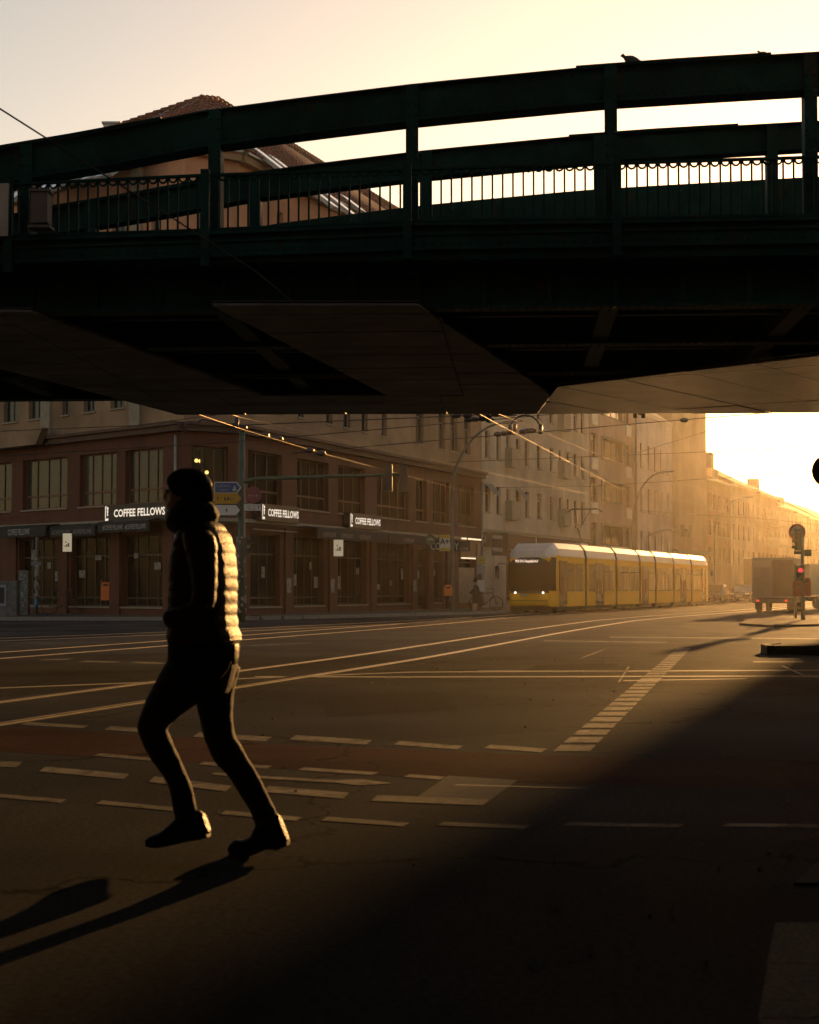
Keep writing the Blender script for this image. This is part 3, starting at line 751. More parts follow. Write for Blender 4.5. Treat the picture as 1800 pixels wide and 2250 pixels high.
# pilasters on the tan floors, oriel on the left front and drainpipes
for px in (104, 300):
    s = lpx(px, 9); part('pilaster', MB().box(s - 0.35, s + 0.35, -0.12, 0.0, ZC + 0.01, ZE - 0.31), M_trim, corner, (*OL, 0), rzL)
a, c = lpx(-130, 9), lpx(112, 9)
part('oriel', MB().extr([(a, ZC - 0.36), (c, ZC - 0.36), (c + 0.5, ZC + 0.25), (c + 0.5, ZC + 0.32), (a, ZC + 0.32)], -0.75, -0.43), M_tan, corner, (*OL, 0), rzL)
for s, O, rz in ((LLEN - 0.35, OL, rzL), (SEND - 0.12, OR_, rzR)):
    part('drainpipe', MB().tube([(s, -0.1, 0.1), (s, -0.1, ZB - 0.3), (s, -0.3, ZB), (s, -0.12, ZB + 0.25), (s, -0.12, ZC - 0.5)], 0.055, 8), M_zinc, corner, (*O, 0), rz)
# dim rooms behind the clear panes
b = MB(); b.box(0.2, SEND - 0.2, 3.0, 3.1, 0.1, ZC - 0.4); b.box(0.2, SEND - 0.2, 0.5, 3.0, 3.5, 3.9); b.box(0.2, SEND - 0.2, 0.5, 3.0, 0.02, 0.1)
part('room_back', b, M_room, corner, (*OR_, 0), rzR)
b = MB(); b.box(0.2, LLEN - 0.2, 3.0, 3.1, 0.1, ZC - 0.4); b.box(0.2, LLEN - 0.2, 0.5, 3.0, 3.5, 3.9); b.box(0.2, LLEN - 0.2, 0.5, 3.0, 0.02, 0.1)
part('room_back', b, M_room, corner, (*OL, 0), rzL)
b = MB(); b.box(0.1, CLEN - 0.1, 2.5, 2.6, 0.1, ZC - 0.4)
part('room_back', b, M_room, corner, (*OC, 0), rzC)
# roof
IR = Vector((-RD.y, RD.x)); IL = Vector((-LD.y, LD.x))
def P3(p, z): r = rel(p); return Vector((r[0], r[1], z))
eL0, eL1, eR0, eR1 = CL - LD * LLEN, CL, CR, CR + RD * SEND
aL = Vector((xat(443, 72.0, 222), 72.0)); zL = zat(222, 72.0)
aR = Vector((xat(478, 73.5, 225), 73.5)); zR = zat(225, 73.5)
rR = Vector((xat(858, 95.0, 457), 95.0)); zR1 = zat(457, 95.0)
rLm = Vector((xat(256, 74.5, 285), 74.5)); zLm = zat(285, 74.5)
rL = rLm - LD * 22; zL0 = zLm - 0.3
ex = 0.5
def outp(p, n): return p - n * ex
roofs = [[P3(outp(eL0, IL), ZE + 0.08), P3(outp(eL1, IL), ZE + 0.08), P3(aL, zL), P3(rLm, zLm), P3(rL, zL0)],
         [P3(outp(eL1, IL), ZE + 0.08), P3(outp(eR0, IR), ZE + 0.08), P3(aR, zR), P3(aL, zL)],
         [P3(outp(eR0, IR), ZE + 0.08), P3(outp(eR1, IR), ZE + 0.08), P3(rR + RD * 4, zR1), P3(rR, zR1), P3(aR, zR)]]
b = MB()
for r in roofs: b.face(r)
back = [P3(rL, zL0), P3(rLm, zLm), P3(aL, zL), P3(aR, zR), P3(rR, zR1), P3(rR + RD * 4, zR1)]
bk0 = [P3(eL0 + IL * 10, ZE), P3(eL0 + IL * 10, ZE)]
mid = P3(CL + Vector((-1.5, 16)), ZE)
b.face([back[0], P3(eL0 + IL * 11, ZE), mid, back[2], back[1]]); b.face([back[2], mid, back[3]]); b.face([back[3], mid, P3(eR1 + IR * 11, ZE), back[5], back[4]])
roof = part('roof', b, M_tile, corner)
# courses of tiles: stepped rows on the visible slopes
def tile_rows(E0, E1, T1, T0, nrow, w=0.32):
    # joined: tens of thousands of tiles, each a small lapped wedge
    b = MB()
    n = (T1 - E1).cross(E0 - E1); n.normalize()
    if n.z < 0: n = -n
    for r in range(nrow):
        A, B = E0.lerp(T0, r / nrow), E1.lerp(T1, r / nrow); C, D = E1.lerp(T1, (r + 1) / nrow), E0.lerp(T0, (r + 1) / nrow)
        k = max(1, int((B - A).length / w))
        for i in range(k):
            p0, p1, p2, p3 = A.lerp(B, i / k), A.lerp(B, (i + 0.94) / k), D.lerp(C, (i + 0.94) / k), D.lerp(C, i / k)
            u = n * random.uniform(0.045, 0.075); pm0, pm1 = p0.lerp(p1, 0.5) + n * 0.11, p3.lerp(p2, 0.5) + n * 0.05
            b.face([p0 + u, pm0, pm1, p3 + n * 0.01]); b.face([pm0, p1 + u, p2 + n * 0.01, pm1]); b.face([p0, p1, p1 + u, pm0, p0 + u])
    return b
for E0, E1, T1, T0 in ((P3(outp(CL - LD * 20, IL), ZE + 0.1), roofs[0][1], roofs[0][2], P3(rLm - LD * 4, zLm)), (roofs[1][0], roofs[1][1], roofs[1][2], roofs[1][3]),
                       (roofs[2][0], roofs[2][1], P3(rR + RD * 4, zR1), roofs[2][4])):
    o = part('roof_tiles', tile_rows(E0, E1, T1, T0, 15), M_tile, corner); o['kind'] = 'stuff'
b = MB()
ridge = [back[0], back[1], back[2], back[3], back[4], back[5]]
for p, r_ in zip(ridge, ridge[1:]):
    k = max(1, int((r_ - p).length / 0.42))
    for i in range(k):
        a_, c_ = p.lerp(r_, i / k), p.lerp(r_, (i + 1.04) / k); b.tube([a_ + Vector((0, 0, 0.06)), c_ + Vector((0, 0, 0.02))], [0.14, 0.12], 8)
o = part('ridge_tiles', b, M_tile, corner); o['kind'] = 'stuff'
def on_roof(px, py, pl):
    # point of roof plane pl seen at a pixel
    p0 = pl[0] + Vector((CR.x, CR.y, 0)); n = (pl[1] - pl[0]).cross(pl[2] - pl[0]).normalized()
    v = (1125 - py) / 3750; d = Vector(((px - 900) / 3750, cp - v * sp, sp + v * cp)); o_ = Vector((0, 0, CAMZ - 0.1))
    t = (p0 - o_).dot(n) / d.dot(n); return o_ + d * t - Vector((CR.x, CR.y, 0)), n
M_skylight = mat('skylight_glass', (0.30, 0.33, 0.36), 0.08, 0.05, spec=0.9)
for pl, px, py, up, w in ((2, 575, 345, 2.5, 0.95), (2, 618, 368, 1.3, 0.9), (2, 740, 450, 2.3, 0.9), (2, 773, 452, 1.2, 0.9), (2, 712, 443, 1.2, 0.8),
                          (0, 125, 402, 1.7, 1.0), (0, 150, 398, 1.7, 0.9), (0, 226, 378, 1.5, 1.1), (0, 256, 373, 1.4, 1.1), (0, 195, 383, 1.3, 0.6), (0, 44, 430, 2.2, 0.9)):
    P, n = on_roof(px, py, roofs[pl])
    if n.z < 0: n = -n
    e = (RD if pl == 2 else LD); ev = Vector((e.x, e.y, 0)); uv = n.cross(ev)
    if uv.z < 0: uv = -uv
    def slab3(mb, w_, h_, t0, t1, mi=0):
        mb.loft([[P + ev * (w_ * i) + uv * (h_ * j) + n * tt for i, j in ((-.5, -.5), (.5, -.5), (.5, .5), (-.5, .5))] for tt in (t0, t1)], mi=mi, sm=False)
    b = MB(); slab3(b, w + 0.16, up + 0.16, 0.0, 0.13); o = part('skylight', b, M_zinc, corner)
    b = MB(); slab3(b, w, up, 0.131, 0.15); part('pane', b, M_skylight, o)
P, n = on_roof(247, 292, roofs[0])
b = MB().box(P.x - 0.35, P.x + 0.35, P.y - 0.3, P.y + 0.4, P.z - 0.5, P.z + 0.35); b.box(P.x - 0.42, P.x + 0.42, P.y - 0.37, P.y + 0.47, P.z + 0.35, P.z + 0.43)
part('chimney', b, M_zinc, corner)
# graffiti lettering on the tiles
M_graf = mat('faded_white_spray', (0.34, 0.31, 0.28), 0.9, 0.3, 20)
for s, px, py, h, pl in (('ELSE', 333, 267, 0.75, 0), ('U', 405, 243, 0.75, 0), ('X', 460, 243, 0.8, 1)):
    P, n = on_roof(px, py, roofs[pl])
    if n.z < 0: n = -n
    e = LD if pl == 0 else CD; ev = Vector((e.x, e.y, 0)); uv = n.cross(ev); uv = uv if uv.z > 0 else -uv
    me = text_mesh(s, h, M_graf, bold=-0.0)
    for v in me.vertices: v.co = P + ev * v.co.x + uv * v.co.z + n * 0.13
    part('roof_graffiti', me, None, corner)
# back closing walls
b = MB(); p = [P3(x, 0) for x in (eL0, eL0 + IL * 11)] ; 
for A_, B_ in ((eL0, eL0 + IL * 11), (eL0 + IL * 11, CL + Vector((-1.5, 16))), (CL + Vector((-1.5, 16)), eR1 + IR * 11), (eR1 + IR * 11, eR1)):
    b.face([P3(A_, 0), P3(B_, 0), P3(B_, ZE), P3(A_, ZE)])
part('rear_wall', b, M_tan, corner)
# awnings with printed valances
def awning(O, rz, s0, s1, texts, z=3.25, out=0.9):
    L = s1 - s0; c, s = math.cos(rz), math.sin(rz)
    b = MB(); b.extr([(0, z), (L, z), (L, z + 0.42), (0, z + 0.42)], -out, -out + 0.03)
    b.face([(0, -out, z + 0.42), (L, -out, z + 0.42), (L, -0.11, z + 0.55), (0, -0.11, z + 0.55)]); b.face([(0, -out, z + 0.4), (0, -0.11, z + 0.53), (L, -0.11, z + 0.53), (L, -out, z + 0.4)])
    a = part('awning', b, mat('black_awning_cloth', (0.022, 0.024, 0.026), 0.85), corner, (O[0] + c * s0, O[1] + s * s0, 0), rz)
    for t, at, h, m in texts:
        me = text_mesh(t, h, m, xs=0.62, bold=0.02)
        link('awning_lettering', me, a, (L * at, -out - 0.006, z + 0.1))
awning(OL, rzL, lpx(20), lpx(140), [('COFFEE FELLOWS', 0.52, 0.24, M_letter)])
awning(OL, rzL, lpx(150), lpx(250), [('#COFFEE FELLOWS', 0.25, 0.17, M_letter_dim), ('#COFFEE FELLOWS', 0.72, 0.17, M_letter_dim)], z=3.2)
awning(OL, rzL, lpx(256), lpx(368), [('#COFFEE FELLOWS', 0.3, 0.18, M_letter), ('#COFFEE FELLOWS', 0.75, 0.18, M_letter)], z=3.3)
awning(OR_, rzR, Rs(655), Rs(812), [('#COFFEE FELLOWS', 0.16, 0.17, M_letter_dim), ('#COFFEE FELLOWS', 0.4, 0.17, M_letter_dim), ('#COFFEE FELLOWS', 0.66, 0.17, M_letter_dim)], z=3.2)
awning(OR_, rzR, Rs(815), Rs(905), [('#COFFEE FELLOWS', 0.5, 0.17, M_letter_dim)], z=3.2)
part('light_strip', MB().box(Rs(548), Rs(648), -0.16, -0.1, 3.42, 3.47), M_trim, corner, (*OR_, 0), rzR)
# hanging lamps in the upper room
def bulb(px, py, dpt, O, d, n, label):
    s = along(px, O, d, 5.5); P = Vector(O) + d * s + n * dpt
    z = zat(py, P.y)
    t = MB().ball((0, 0, 0), 0.075, 8)
    o = thing('pendant_lamp', label, 'lamp', (P.x, P.y, z), 0, 'warm lamps inside the corner house')
    part('bulb', t, M_bulb, o); part('cord', MB().tube([(0, 0, 0.05), (0, 0, 0.9)], 0.01, 5), M_black, o)
for px, py, l in ((455, 1012, 'twin warm lamp in the chamfered corner window, brightest'), (464, 1013, 'warm lamp just beside the brightest one in the corner window'), (478, 1038, 'dim warm lamp low in the chamfered corner window')):
    bulb(px, py, 0.9, CL, CD, Vector((-CD.y, CD.x)), l)
for px, py, l in ((552, 1018, 'warm lamp nearest the green signal mast in first floor window'), (594, 1038, 'low warm lamp in the first window right of the mast'), (670, 1031, 'warm lamp in the second first floor window right of the mast'), (661, 1040, 'faint warm lamp beside another in the second window')):
    bulb(px, py, 0.9, CR, RD, IR, l)
for px, py, l in ((317, 1189, 'small cafe lamp left of a pair under the third awning'), (338, 1190, 'small cafe lamp of the pair under the third awning'), (349, 1190, 'rightmost small cafe lamp under the third awning')):
    bulb(px, py, 0.9, CL, LD, IL, l)
for px, py, l in ((671, 1196, 'small lamp in the cafe window under the right awning'), (772, 1202, 'small lamp in the cafe beside the hanging white sign')):
    bulb(px, py, 0.9, CR, RD, IR, l)

# ------------------------------------------------------------------ the row beyond
def house(name, label, px0, px1, H, wallm, roofm, roof_h, holes, style, fm, storey_cols=None, group='houses along the sunny street', depth=10, sill=True, gm=None):
    s0, s1 = Rs(px0, 8), Rs(px1, 8)
    P = CR + RD * s0; L = s1 - s0
    t = thing(name, label, 'building', (P.x, P.y, 0.1), rzR, group)
    hs = [(h[0] - s0, h[1] - s0, h[2], h[3]) for h in holes]
    b = MB(); facade(b, L, 0, H, hs, 0.25)
    b.face([(0, 0, 0), (0, 0, H), (0, depth, H), (0, depth, 0)]); b.face([(L, 0, H), (L, 0, 0), (L, depth, 0), (L, depth, H)]); b.face([(0, depth, 0), (0, depth, H), (L, depth, H), (L, depth, 0)])
    part('wall', b, wallm, t)
    if roof_h:
        b = MB(); b.extr([(-0.0, H), (L, H), (L, H + 0.02), (0, H + 0.02)], -0.3, depth)
        b.face([(0, -0.35, H + 0.1), (L, -0.35, H + 0.1), (L, depth * 0.42, H + roof_h), (0, depth * 0.42, H + roof_h)]); b.face([(0, depth, H + 0.1), (0, depth * 0.42, H + roof_h), (L, depth * 0.42, H + roof_h), (L, depth, H + 0.1)])
        b.face([(0, -0.35, H + 0.1), (0, depth * 0.42, H + roof_h), (0, depth, H + 0.1)]); b.face([(L, -0.35, H + 0.1), (L, depth, H + 0.1), (L, depth * 0.42, H + roof_h)])
        part('roof', b, roofm, t); part('gutter', MB().box(0, L, -0.42, -0.02, H - 0.08, H + 0.08), M_zinc, t)
    else:
        part('roof', MB().box(0, L, -0.12, depth, H, H + 0.25), roofm, t)
    for h in hs: window(t, (0, 0), 0.0, h, style if isinstance(style, str) else style(h), fm, gm or M_glass, 0.13, sill)
    return t, s0, L
cols = [(1066, 1077), (1091, 1101), (1113, 1122), (1134, 1144), (1154, 1163), (1180, 1190), (1208, 1217), (1228, 1237), (1245, 1254), (1261, 1270), (1277, 1285)]
hs = []
for z in (5.35, 8.42, 11.5, 14.6):
    for a, c in cols: hs.append((Rs(a, 8), Rs(c, 8), z, z + 1.55))
hs += [(Rs(1112), Rs(1150), 0.3, 3.3), (Rs(1165), Rs(1200), 0.3, 3.3), (Rs(1215), Rs(1280), 0.3, 3.3)]
t, s0, L = house('cream_house', 'long cream rendered house with many narrow windows beside the red corner house', 1059, 1295, 18.5, M_cream, M_tile, 3.5, hs, lambda h: 'two' if h[3] < 17 and h[2] > 1 else 'shp3', M_frame_white)
M_bal = mat('balcony_sheet', (0.20, 0.20, 0.15), 0.6)
for a, c in ((1111, 1125), (1227, 1240)):
    for z in (5.2, 8.27, 11.35):
        x0, x1 = Rs(a, 8) - s0, Rs(c, 8) - s0
        b = MB().box(x0 - 0.1, x1 + 0.1, -0.45, -0.42, z - 0.1, z + 0.95); b.box(x0 - 0.1, x0 - 0.07, -0.42, 0, z - 0.1, z + 0.95); b.box(x1 + 0.07, x1 + 0.1, -0.42, 0, z - 0.1, z + 0.95); b.box(x0 - 0.1, x1 + 0.1, -0.42, 0, z - 0.16, z - 0.1)
        part('balcony', b, M_bal, t)
for a, c, z in ((1065, 1081, 6.35), (1132, 1143, 6.4)):
    x0, x1 = Rs(a, 7) - s0, Rs(c, 7) - s0
    b = MB(); b.face([(x0, -0.02, z + 0.62), (x1, -0.02, z + 0.62), (x1, -0.55, z), (x0, -0.55, z)]); b.face([(x0, -0.04, z + 0.6), (x0, -0.57, z - 0.02), (x1, -0.57, z - 0.02), (x1, -0.04, z + 0.6)])
    part('window_awning', b, mat('blue_cloth', (0.07, 0.10, 0.13), 0.8), t)
part('shop_fascia', MB().box(0.2, L - 0.2, -0.12, 0, 3.4, 4.2), M_darktrim, t)
part('string_course', MB().box(0, L, -0.1, 0, 4.25, 4.4), M_trim, t)
# pinkish house with ribbon windows
hs = []
for z in (4.1, 7.15, 10.2, 13.3):
    hs += [(Rs(1299, 8), Rs(1312, 8), z - 0.1, z + 1.55), (Rs(1322, 8), Rs(1372, 8), z, z + 1.45), (Rs(1375, 8), Rs(1386, 8), z - 0.1, z + 1.5)]
t, s0, L = house('pinkish_house', 'pinkish postwar house with wide ribbon windows and white panels', 1296, 1394, 16.2, M_pink, M_zinc, 0, hs, lambda h: 'rib4' if h[1] - h[0] > 4 else 'tall', M_frame_white)
M_panel = mat('white_infill_panel', (0.6, 0.57, 0.5), 0.5)
for z in (4.1, 7.15, 10.2, 13.3):
    for a, c in ((1299, 1312), (1375, 1386)):
        x0, x1 = Rs(a, 8) - s0, Rs(c, 8) - s0
        part('infill_panel', MB().box(x0, x1, -0.1, 0.02, z - 0.95, z - 0.17), M_panel, t)
    x0, x1 = Rs(1322, 8) - s0, Rs(1372, 8) - s0
    b = MB().box(x0 - 0.12, x1 + 0.12, -0.14, -0.0, z + 1.46, z + 1.56); b.box(x0 - 0.12, x0 - 0.02, -0.14, 0, z - 0.1, z + 1.46); b.box(x1 + 0.02, x1 + 0.12, -0.14, 0, z - 0.1, z + 1.46)
    part('window_surround', b, M_trim, t)
part('drainpipe', MB().tube([(L - 0.1, -0.16, 0.1), (L - 0.1, -0.16, 16)], 0.09, 8), M_metal, t)
part('door_canopy', MB().box(L * 0.55, L * 0.95, -1.5, 0, 3.2, 3.4), M_metal, t)
# white house
hs = []
for z in (3.6, 6.9, 10.3):
    hs += [(Rs(a, 8), Rs(c, 8), z, z + 1.9) for a, c in ((1407, 1414), (1424, 1430), (1438, 1444), (1452, 1457), (1466, 1470))]
t, s0, L = house('white_house', 'white rendered house with a corrugated lean-to roof between taller neighbours', 1395, 1477, 14.4, M_white, M_zinc, 0, hs, 'tall', M_frame_brown)
b = MB()
for k in range(26):
    z = 14.7 + 0.14 * k; y = 0.2 + 0.2 * k
    b.extr([(0, z), (L, z), (L, z + 0.10), (0, z + 0.10)], y, y + 0.26)
o = part('corrugated_roof', b, mat('pale_louvre', (0.55, 0.5, 0.4), 0.4, metal=0.3), t)
part('canopy', MB().box(0.5, L * 0.6, -2.2, 0, 3.0, 3.25), M_metal, t)
t, s0, L = house('tall_tan_house', 'tall plain tan house with a blank front at the end of the near row', 1478, 1553, zat(893, 153) - 0.1, M_brown, M_zinc, 0, [], 'two', M_frame_white)
part('cornice', MB().box(0, L + 0.4, -0.5, 0, zat(893, 153) - 0.6, zat(893, 153) - 0.12), M_brown, t)
part('ground_cornice', MB().box(0, L, -0.35, 0, 4.0, 4.3), M_trim, t)
# far row, fading into the haze
far = [(1554, 1606, 10.9, 2.2, M_tan, 'first house of the hazy far row, right of the tall tan one'), (1607, 1662, 11.2, 2.6, M_cream, 'second house of the hazy far row with a stepped roof'),
       (1663, 1708, 11.0, 2.4, M_brown, 'third house of the hazy far row with balconies at its end'), (1709, 1745, 10.2, 2.6, M_pink, 'lower house of the far row beyond the balconies'),
       (1746, 1772, 10.0, 2.6, M_cream, 'far row house with bright sunlit roof edge'), (1773, 1800, 9.8, 2.6, M_tan, 'farthest visible house of the row at the right edge'), (1801, 1850, 10, 2.6, M_tan, 'house of the far row cut off by the right edge')]
for i, (a, c, H, rh, m, lab) in enumerate(far):
    s0, s1 = Rs(a, 8), Rs(c, 8); nW = min(9, max(5, int((s1 - s0) / 3.2)))
    hs = []
    for z in (3.4, 5.9, 8.3):
        for k in range(nW):
            xc = s0 + (s1 - s0) * (k + 0.5) / nW; hs.append((xc - 0.55, xc + 0.55, z, z + 1.45))
    t, s0, L = house('terraced_house', lab, a, c, H, m, M_tile, rh, hs, 'two', M_frame_white, depth=11)
    if i in (1, 3):
        part('chimney', MB().box(L * 0.4, L * 0.5, 3, 4.2, H + 1, H + rh + 0.9), M_darktrim, t)
    if i in (0, 3):
        part('dormer', MB().box(L * 0.45, L * 0.75, 0.6, 4.4, H + 0.2, H + 1.4), m, t)
    if i == 2:
        for z in (3.2, 5.7, 8.1):
            part('balcony', MB().box(L - 6, L - 1, -1.2, 0, z - 0.2, z + 0.9), M_trim, t)
# unseen houses added round the viewpoint to keep most sky light off the carriageway
def block_house(label, x, y, rz, L, H, D, m):
    t = thing('unseen_building', label, 'building', (x, y, 0), rz)
    hs = [(1.2 + 3 * k, 2.6 + 3 * k, z, z + 1.9) for k in range(int(L / 3)) for z in (4.4, 7.7, 11.0, 14.3) if z < H - 2.5]
    b = MB(); facade(b, L, 0, H, hs, 0.2)
    b.face([(0, 0, 0), (0, 0, H), (0, D, H), (0, D, 0)]); b.face([(L, 0, H), (L, 0, 0), (L, D, 0), (L, D, H)]); b.face([(0, D, 0), (0, D, H), (L, D, H), (L, D, 0)])
    part('wall', b, m, t); part('roof', MB().box(-0.3, L + 0.3, -0.5, D + 0.3, H, H + 0.4), M_tile, t)
    for h in hs: window(t, (0, 0), 0, h, 'two', M_frame_white, M_glass, 0.12)
M_slate = mat('slate_grey_render', (0.13, 0.135, 0.14), 0.9, 0.2, 1.0)
block_house('unseen slate grey house added behind the viewpoint to block the sky', 40, -6, R(180), 84, 20, 11, M_slate)
block_house('unseen brown house added right of the viewpoint to block the sky', 9.5, 14, R(-90), 26, 20, 12, M_brown)
block_house('unseen dark brick house added left of the viewpoint to block the sky', -17, -12, R(90), 27, 20, 12, M_redwall)

# the other side of the sunny street, right of the frame; the first corner house throws the long shadow across the carriageway
for k, (lab, m, L) in enumerate((('cream house on the far right corner of the sunny street, throwing the long road shadow', M_cream, 48), ('tan house second on the right hand side of the sunny street', M_tan, 48), ('brown house third on the right hand side of the sunny street', M_brown, 60))):
    s_ = (0, 49, 98)[k]; e_ = Vector((31.2, 110.5)) + RD * (s_ + L)
    block_house(lab, e_.x, e_.y, rzR + math.pi, L, 20, 12, m)

# unseen block added to cover the low bright sky; its front faces the viewpoint
block_house('unseen brick station block added right of the carriageway to cover low bright sky', 11.8, 35.5, R(0), 18.2, 9.5, 8, M_redwall)

# unseen flat roof on columns, added to darken the near road and the walker
cnp = thing('added_canopy', 'unseen flat canopy on columns added above the viewpoint to darken the near road', 'canopy', (0, 0, 0))
part('roof', MB().box(-16.8, 9.2, -4.8, 13.4, 6.25, 6.5), M_green, cnp)
for y in (-4, 1.5, 7, 12.6): part('beam', MB().box(-16.8, 9.2, y - 0.12, y + 0.12, 6.02, 6.249), M_green, cnp)
for x in (-14, 8.0):
    for y in (-4, 7, 12.6): part('column', MB().tube([(x, y, 0), (x, y, 6.02)], 0.16, 10), M_green, cnp)

# grid shutter and notices on the shopfronts
a_, c_ = Rs(1009), Rs(1043)
b = MB().box(a_, c_, 0.02, 0.05, 0.36, 2.2)
for k in range(14): b.box(a_, c_, 0.005, 0.019, 0.4 + 0.13 * k, 0.44 + 0.13 * k)
for k in range(24):
    x_ = a_ + (c_ - a_) * k / 24; b.box(x_, x_ + 0.03, 0.006, 0.0185, 0.36, 2.2)
part('grid_shutter', b, mat('pale_shutter', (0.42, 0.34, 0.25), 0.6), corner, (*OR_, 0), rzR)
rn = random.Random(11)
M_note = mat('faded_notice', (0.24, 0.22, 0.19), 0.8, 0.6, 6)
for px in (548, 585, 655, 690, 700, 750, 792, 838, 866, 890, 925, 960):
    s_ = Rs(px); z_ = rn.uniform(1.0, 2.1); w_ = rn.uniform(0.18, 0.45)
    part('notice', MB().box(s_, s_ + w_, 0.21, 0.215, z_, z_ + rn.uniform(0.25, 0.6)), M_note, corner, (*OR_, 0), rzR)
for px in (60, 95, 112, 165, 200, 232, 285, 330):
    s_ = lpx(px); z_ = rn.uniform(1.0, 2.3); w_ = rn.uniform(0.18, 0.5)
    part('notice', MB().box(s_, s_ + w_, 0.21, 0.215, z_, z_ + rn.uniform(0.2, 0.5)), M_note, corner, (*OL, 0), rzL)
for px in (631, 727, 908):
    s_ = Rs(px); part('poster', MB().box(s_ - 0.22, s_ + 0.2, -0.106, -0.101, 0.9, 1.5), M_note, corner, (*OR_, 0), rzR)
# ================================================================== signs on the houses
def cafe_sign(O, d, n, rz, px0, px1, z0, z1, label, dark):
    s0, s1 = along(px0, O, d, 4), along(px1, O, d, 4); P = Vector(O) + d * s0 - n * 0.3
    w, h = s1 - s0, z1 - z0
    t = thing('cafe_sign', label, 'sign', (P.x, P.y, z0), rz, 'illuminated cafe signs')
    part('sign_board', MB().box(0, w, -0.06, 0.3, 0, h), M_signblack, t)
    me = text_mesh('COFFEE FELLOWS', h * 0.42, M_letter_lit, xs=0.74, bold=0.025)
    xs = [v.co.x for v in me.vertices]; k = (w * 0.80) / (max(xs) - min(xs))
    for v in me.vertices: v.co.x *= k
    link('lettering', me, t, (w * 0.57, -0.07, h * 0.30))
    # little emblem: bracket with a seated figure over a name block
    e = MB(); u = h / 10; x = w * 0.03; y0, y1 = -0.075, -0.065
    e.box(x, x + 0.6 * u, y0, y1, 2.6 * u, 9.4 * u); e.box(x + 0.6 * u, x + 1.4 * u, y0, y1, 8.9 * u, 9.4 * u)
    e.disc((x + 2.4 * u, 8.1 * u), 0.85 * u, y0, y1, 12)
    e.extr([(x + 1.6 * u, 6.9 * u), (x + 3.1 * u, 7.0 * u), (x + 2.7 * u, 5.2 * u), (x + 2.0 * u, 5.0 * u)], y0, y1)
    e.extr([(x + 2.0 * u, 4.8 * u), (x + 3.0 * u, 4.9 * u), (x + 2.7 * u, 3.6 * u), (x + 2.2 * u, 3.6 * u)], y0, y1)
    e.box(x, x + 3.1 * u, y0, y1, 0.8 * u, 2.3 * u)
    part('emblem', e, M_letter_lit, t)
cafe_sign(CL, LD, IL, rzL, 244, 384, 3.83, 4.52, 'lit COFFEE FELLOWS sign behind the walking person, on the left front', 0)
cafe_sign(CR, RD, IR, rzR, 556, 641, 3.9, 4.58, 'lit COFFEE FELLOWS sign partly hidden by the small white street sign', 0)
cafe_sign(CR, RD, IR, rzR, 752, 822, 3.9, 4.58, 'lit COFFEE FELLOWS sign above the hanging white sign, right front', 0)
def hang_sign(px0, px1, py0, py1, Y, label):
    x0, x1 = xat(px0, Y), xat(px1, Y); z0, z1 = zat(py1, Y), zat(py0, Y); w, h = x1 - x0, z1 - z0
    t = thing('hanging_sign', label, 'sign', (x0, Y, z0), 0, 'white hanging cafe signs')
    part('sign_board', MB().box(0, w, 0, 0.1, 0, h), mat('lit_white_board', (0.6, 0.55, 0.42), 0.5, 0.05, emit=(1.0, 0.84, 0.55), estr=0.14), t)
    e = MB(); u = w / 10
    e.extr([(3 * u, 12 * u), (5 * u, 11 * u), (3.4 * u, 10 * u)], -0.006, 0.0); e.disc((4.6 * u, 8.0 * u), 0.7 * u, -0.006, 0); e.disc((6.8 * u, 8.8 * u), 1.0 * u, -0.006, 0)
    e.box(2 * u, 8 * u, -0.006, 0, 5.8 * u, 6.7 * u); e.box(6 * u, 7.4 * u, -0.006, 0, 6.7 * u, 8.2 * u); e.box(4.0 * u, 5.1 * u, -0.006, 0, 6.7 * u, 7.4 * u)
    part('emblem', e, M_signblack, t)
    part('bracket', MB().box(w * 0.45, w * 0.55, 0.03, 0.5, h, h + 0.06), M_black, t)
hang_sign(137, 156, 1172, 1212, 69.3, 'white hanging cafe sign left of the orange bin pole, under the awnings')
hang_sign(733, 754, 1186, 1222, 74.2, 'white hanging cafe sign on the right front between two awnings')
# comedy club sign
s = Rs(914); P = CR + RD * s - IR * 0.6
t = thing('club_sign', 'dark projecting sign reading COMEDY over the club entrance', 'sign', (P.x, P.y, 3.05), rzR * 0 + R(25))
w = 2.4
part('sign_board', MB().box(0, w, 0, 0.15, 0, 0.5), M_signblack, t)
me = text_mesh('COMEDY', 0.36, M_letter, xs=0.8, bold=0.02); k = w * 0.66 / (max(v.co.x for v in me.vertices) - min(v.co.x for v in me.vertices))
for v in me.vertices: v.co.x *= k
link('lettering', me, t, (w * 0.4, -0.008, 0.06)); link('lettering', text_mesh('CLUB', 0.16, M_letter, xs=0.8), t, (w * 0.86, -0.008, 0.05))
o = part('sign_frame', MB().tube([(0.1, 0.07, 0.5), (0.2, 0.07, 1.4), (2.2, 0.07, 1.35), (2.3, 0.07, 0.5)], 0.03, 6).tube([(0.7, 0.07, 0.5), (0.75, 0.07, 1.38)], 0.02, 6), M_metal, t)
def P2(px, py, Y): return xat(px, Y, py), zat(py, Y)
Y = 78.5; x, z = P2(946, 1186, Y)
t = thing('round_pub_sign', 'round green hanging sign above the COMEDY sign', 'sign', (x, Y, z))
part('sign_disc', MB().disc((0, 0), 0.24, -0.03, 0.03), mat('bottle_green', (0.03, 0.10, 0.04), 0.5), t)
e = MB().box(-0.15, 0.15, -0.036, -0.031, -0.02, 0.05); e.box(-0.1, 0.1, -0.036, -0.031, 0.09, 0.12); part('lettering', e, M_letter, t)
x, z = P2(977, 1192, Y); x0, z0 = P2(966, 1211, Y); x1, z1 = P2(989, 1175, Y)
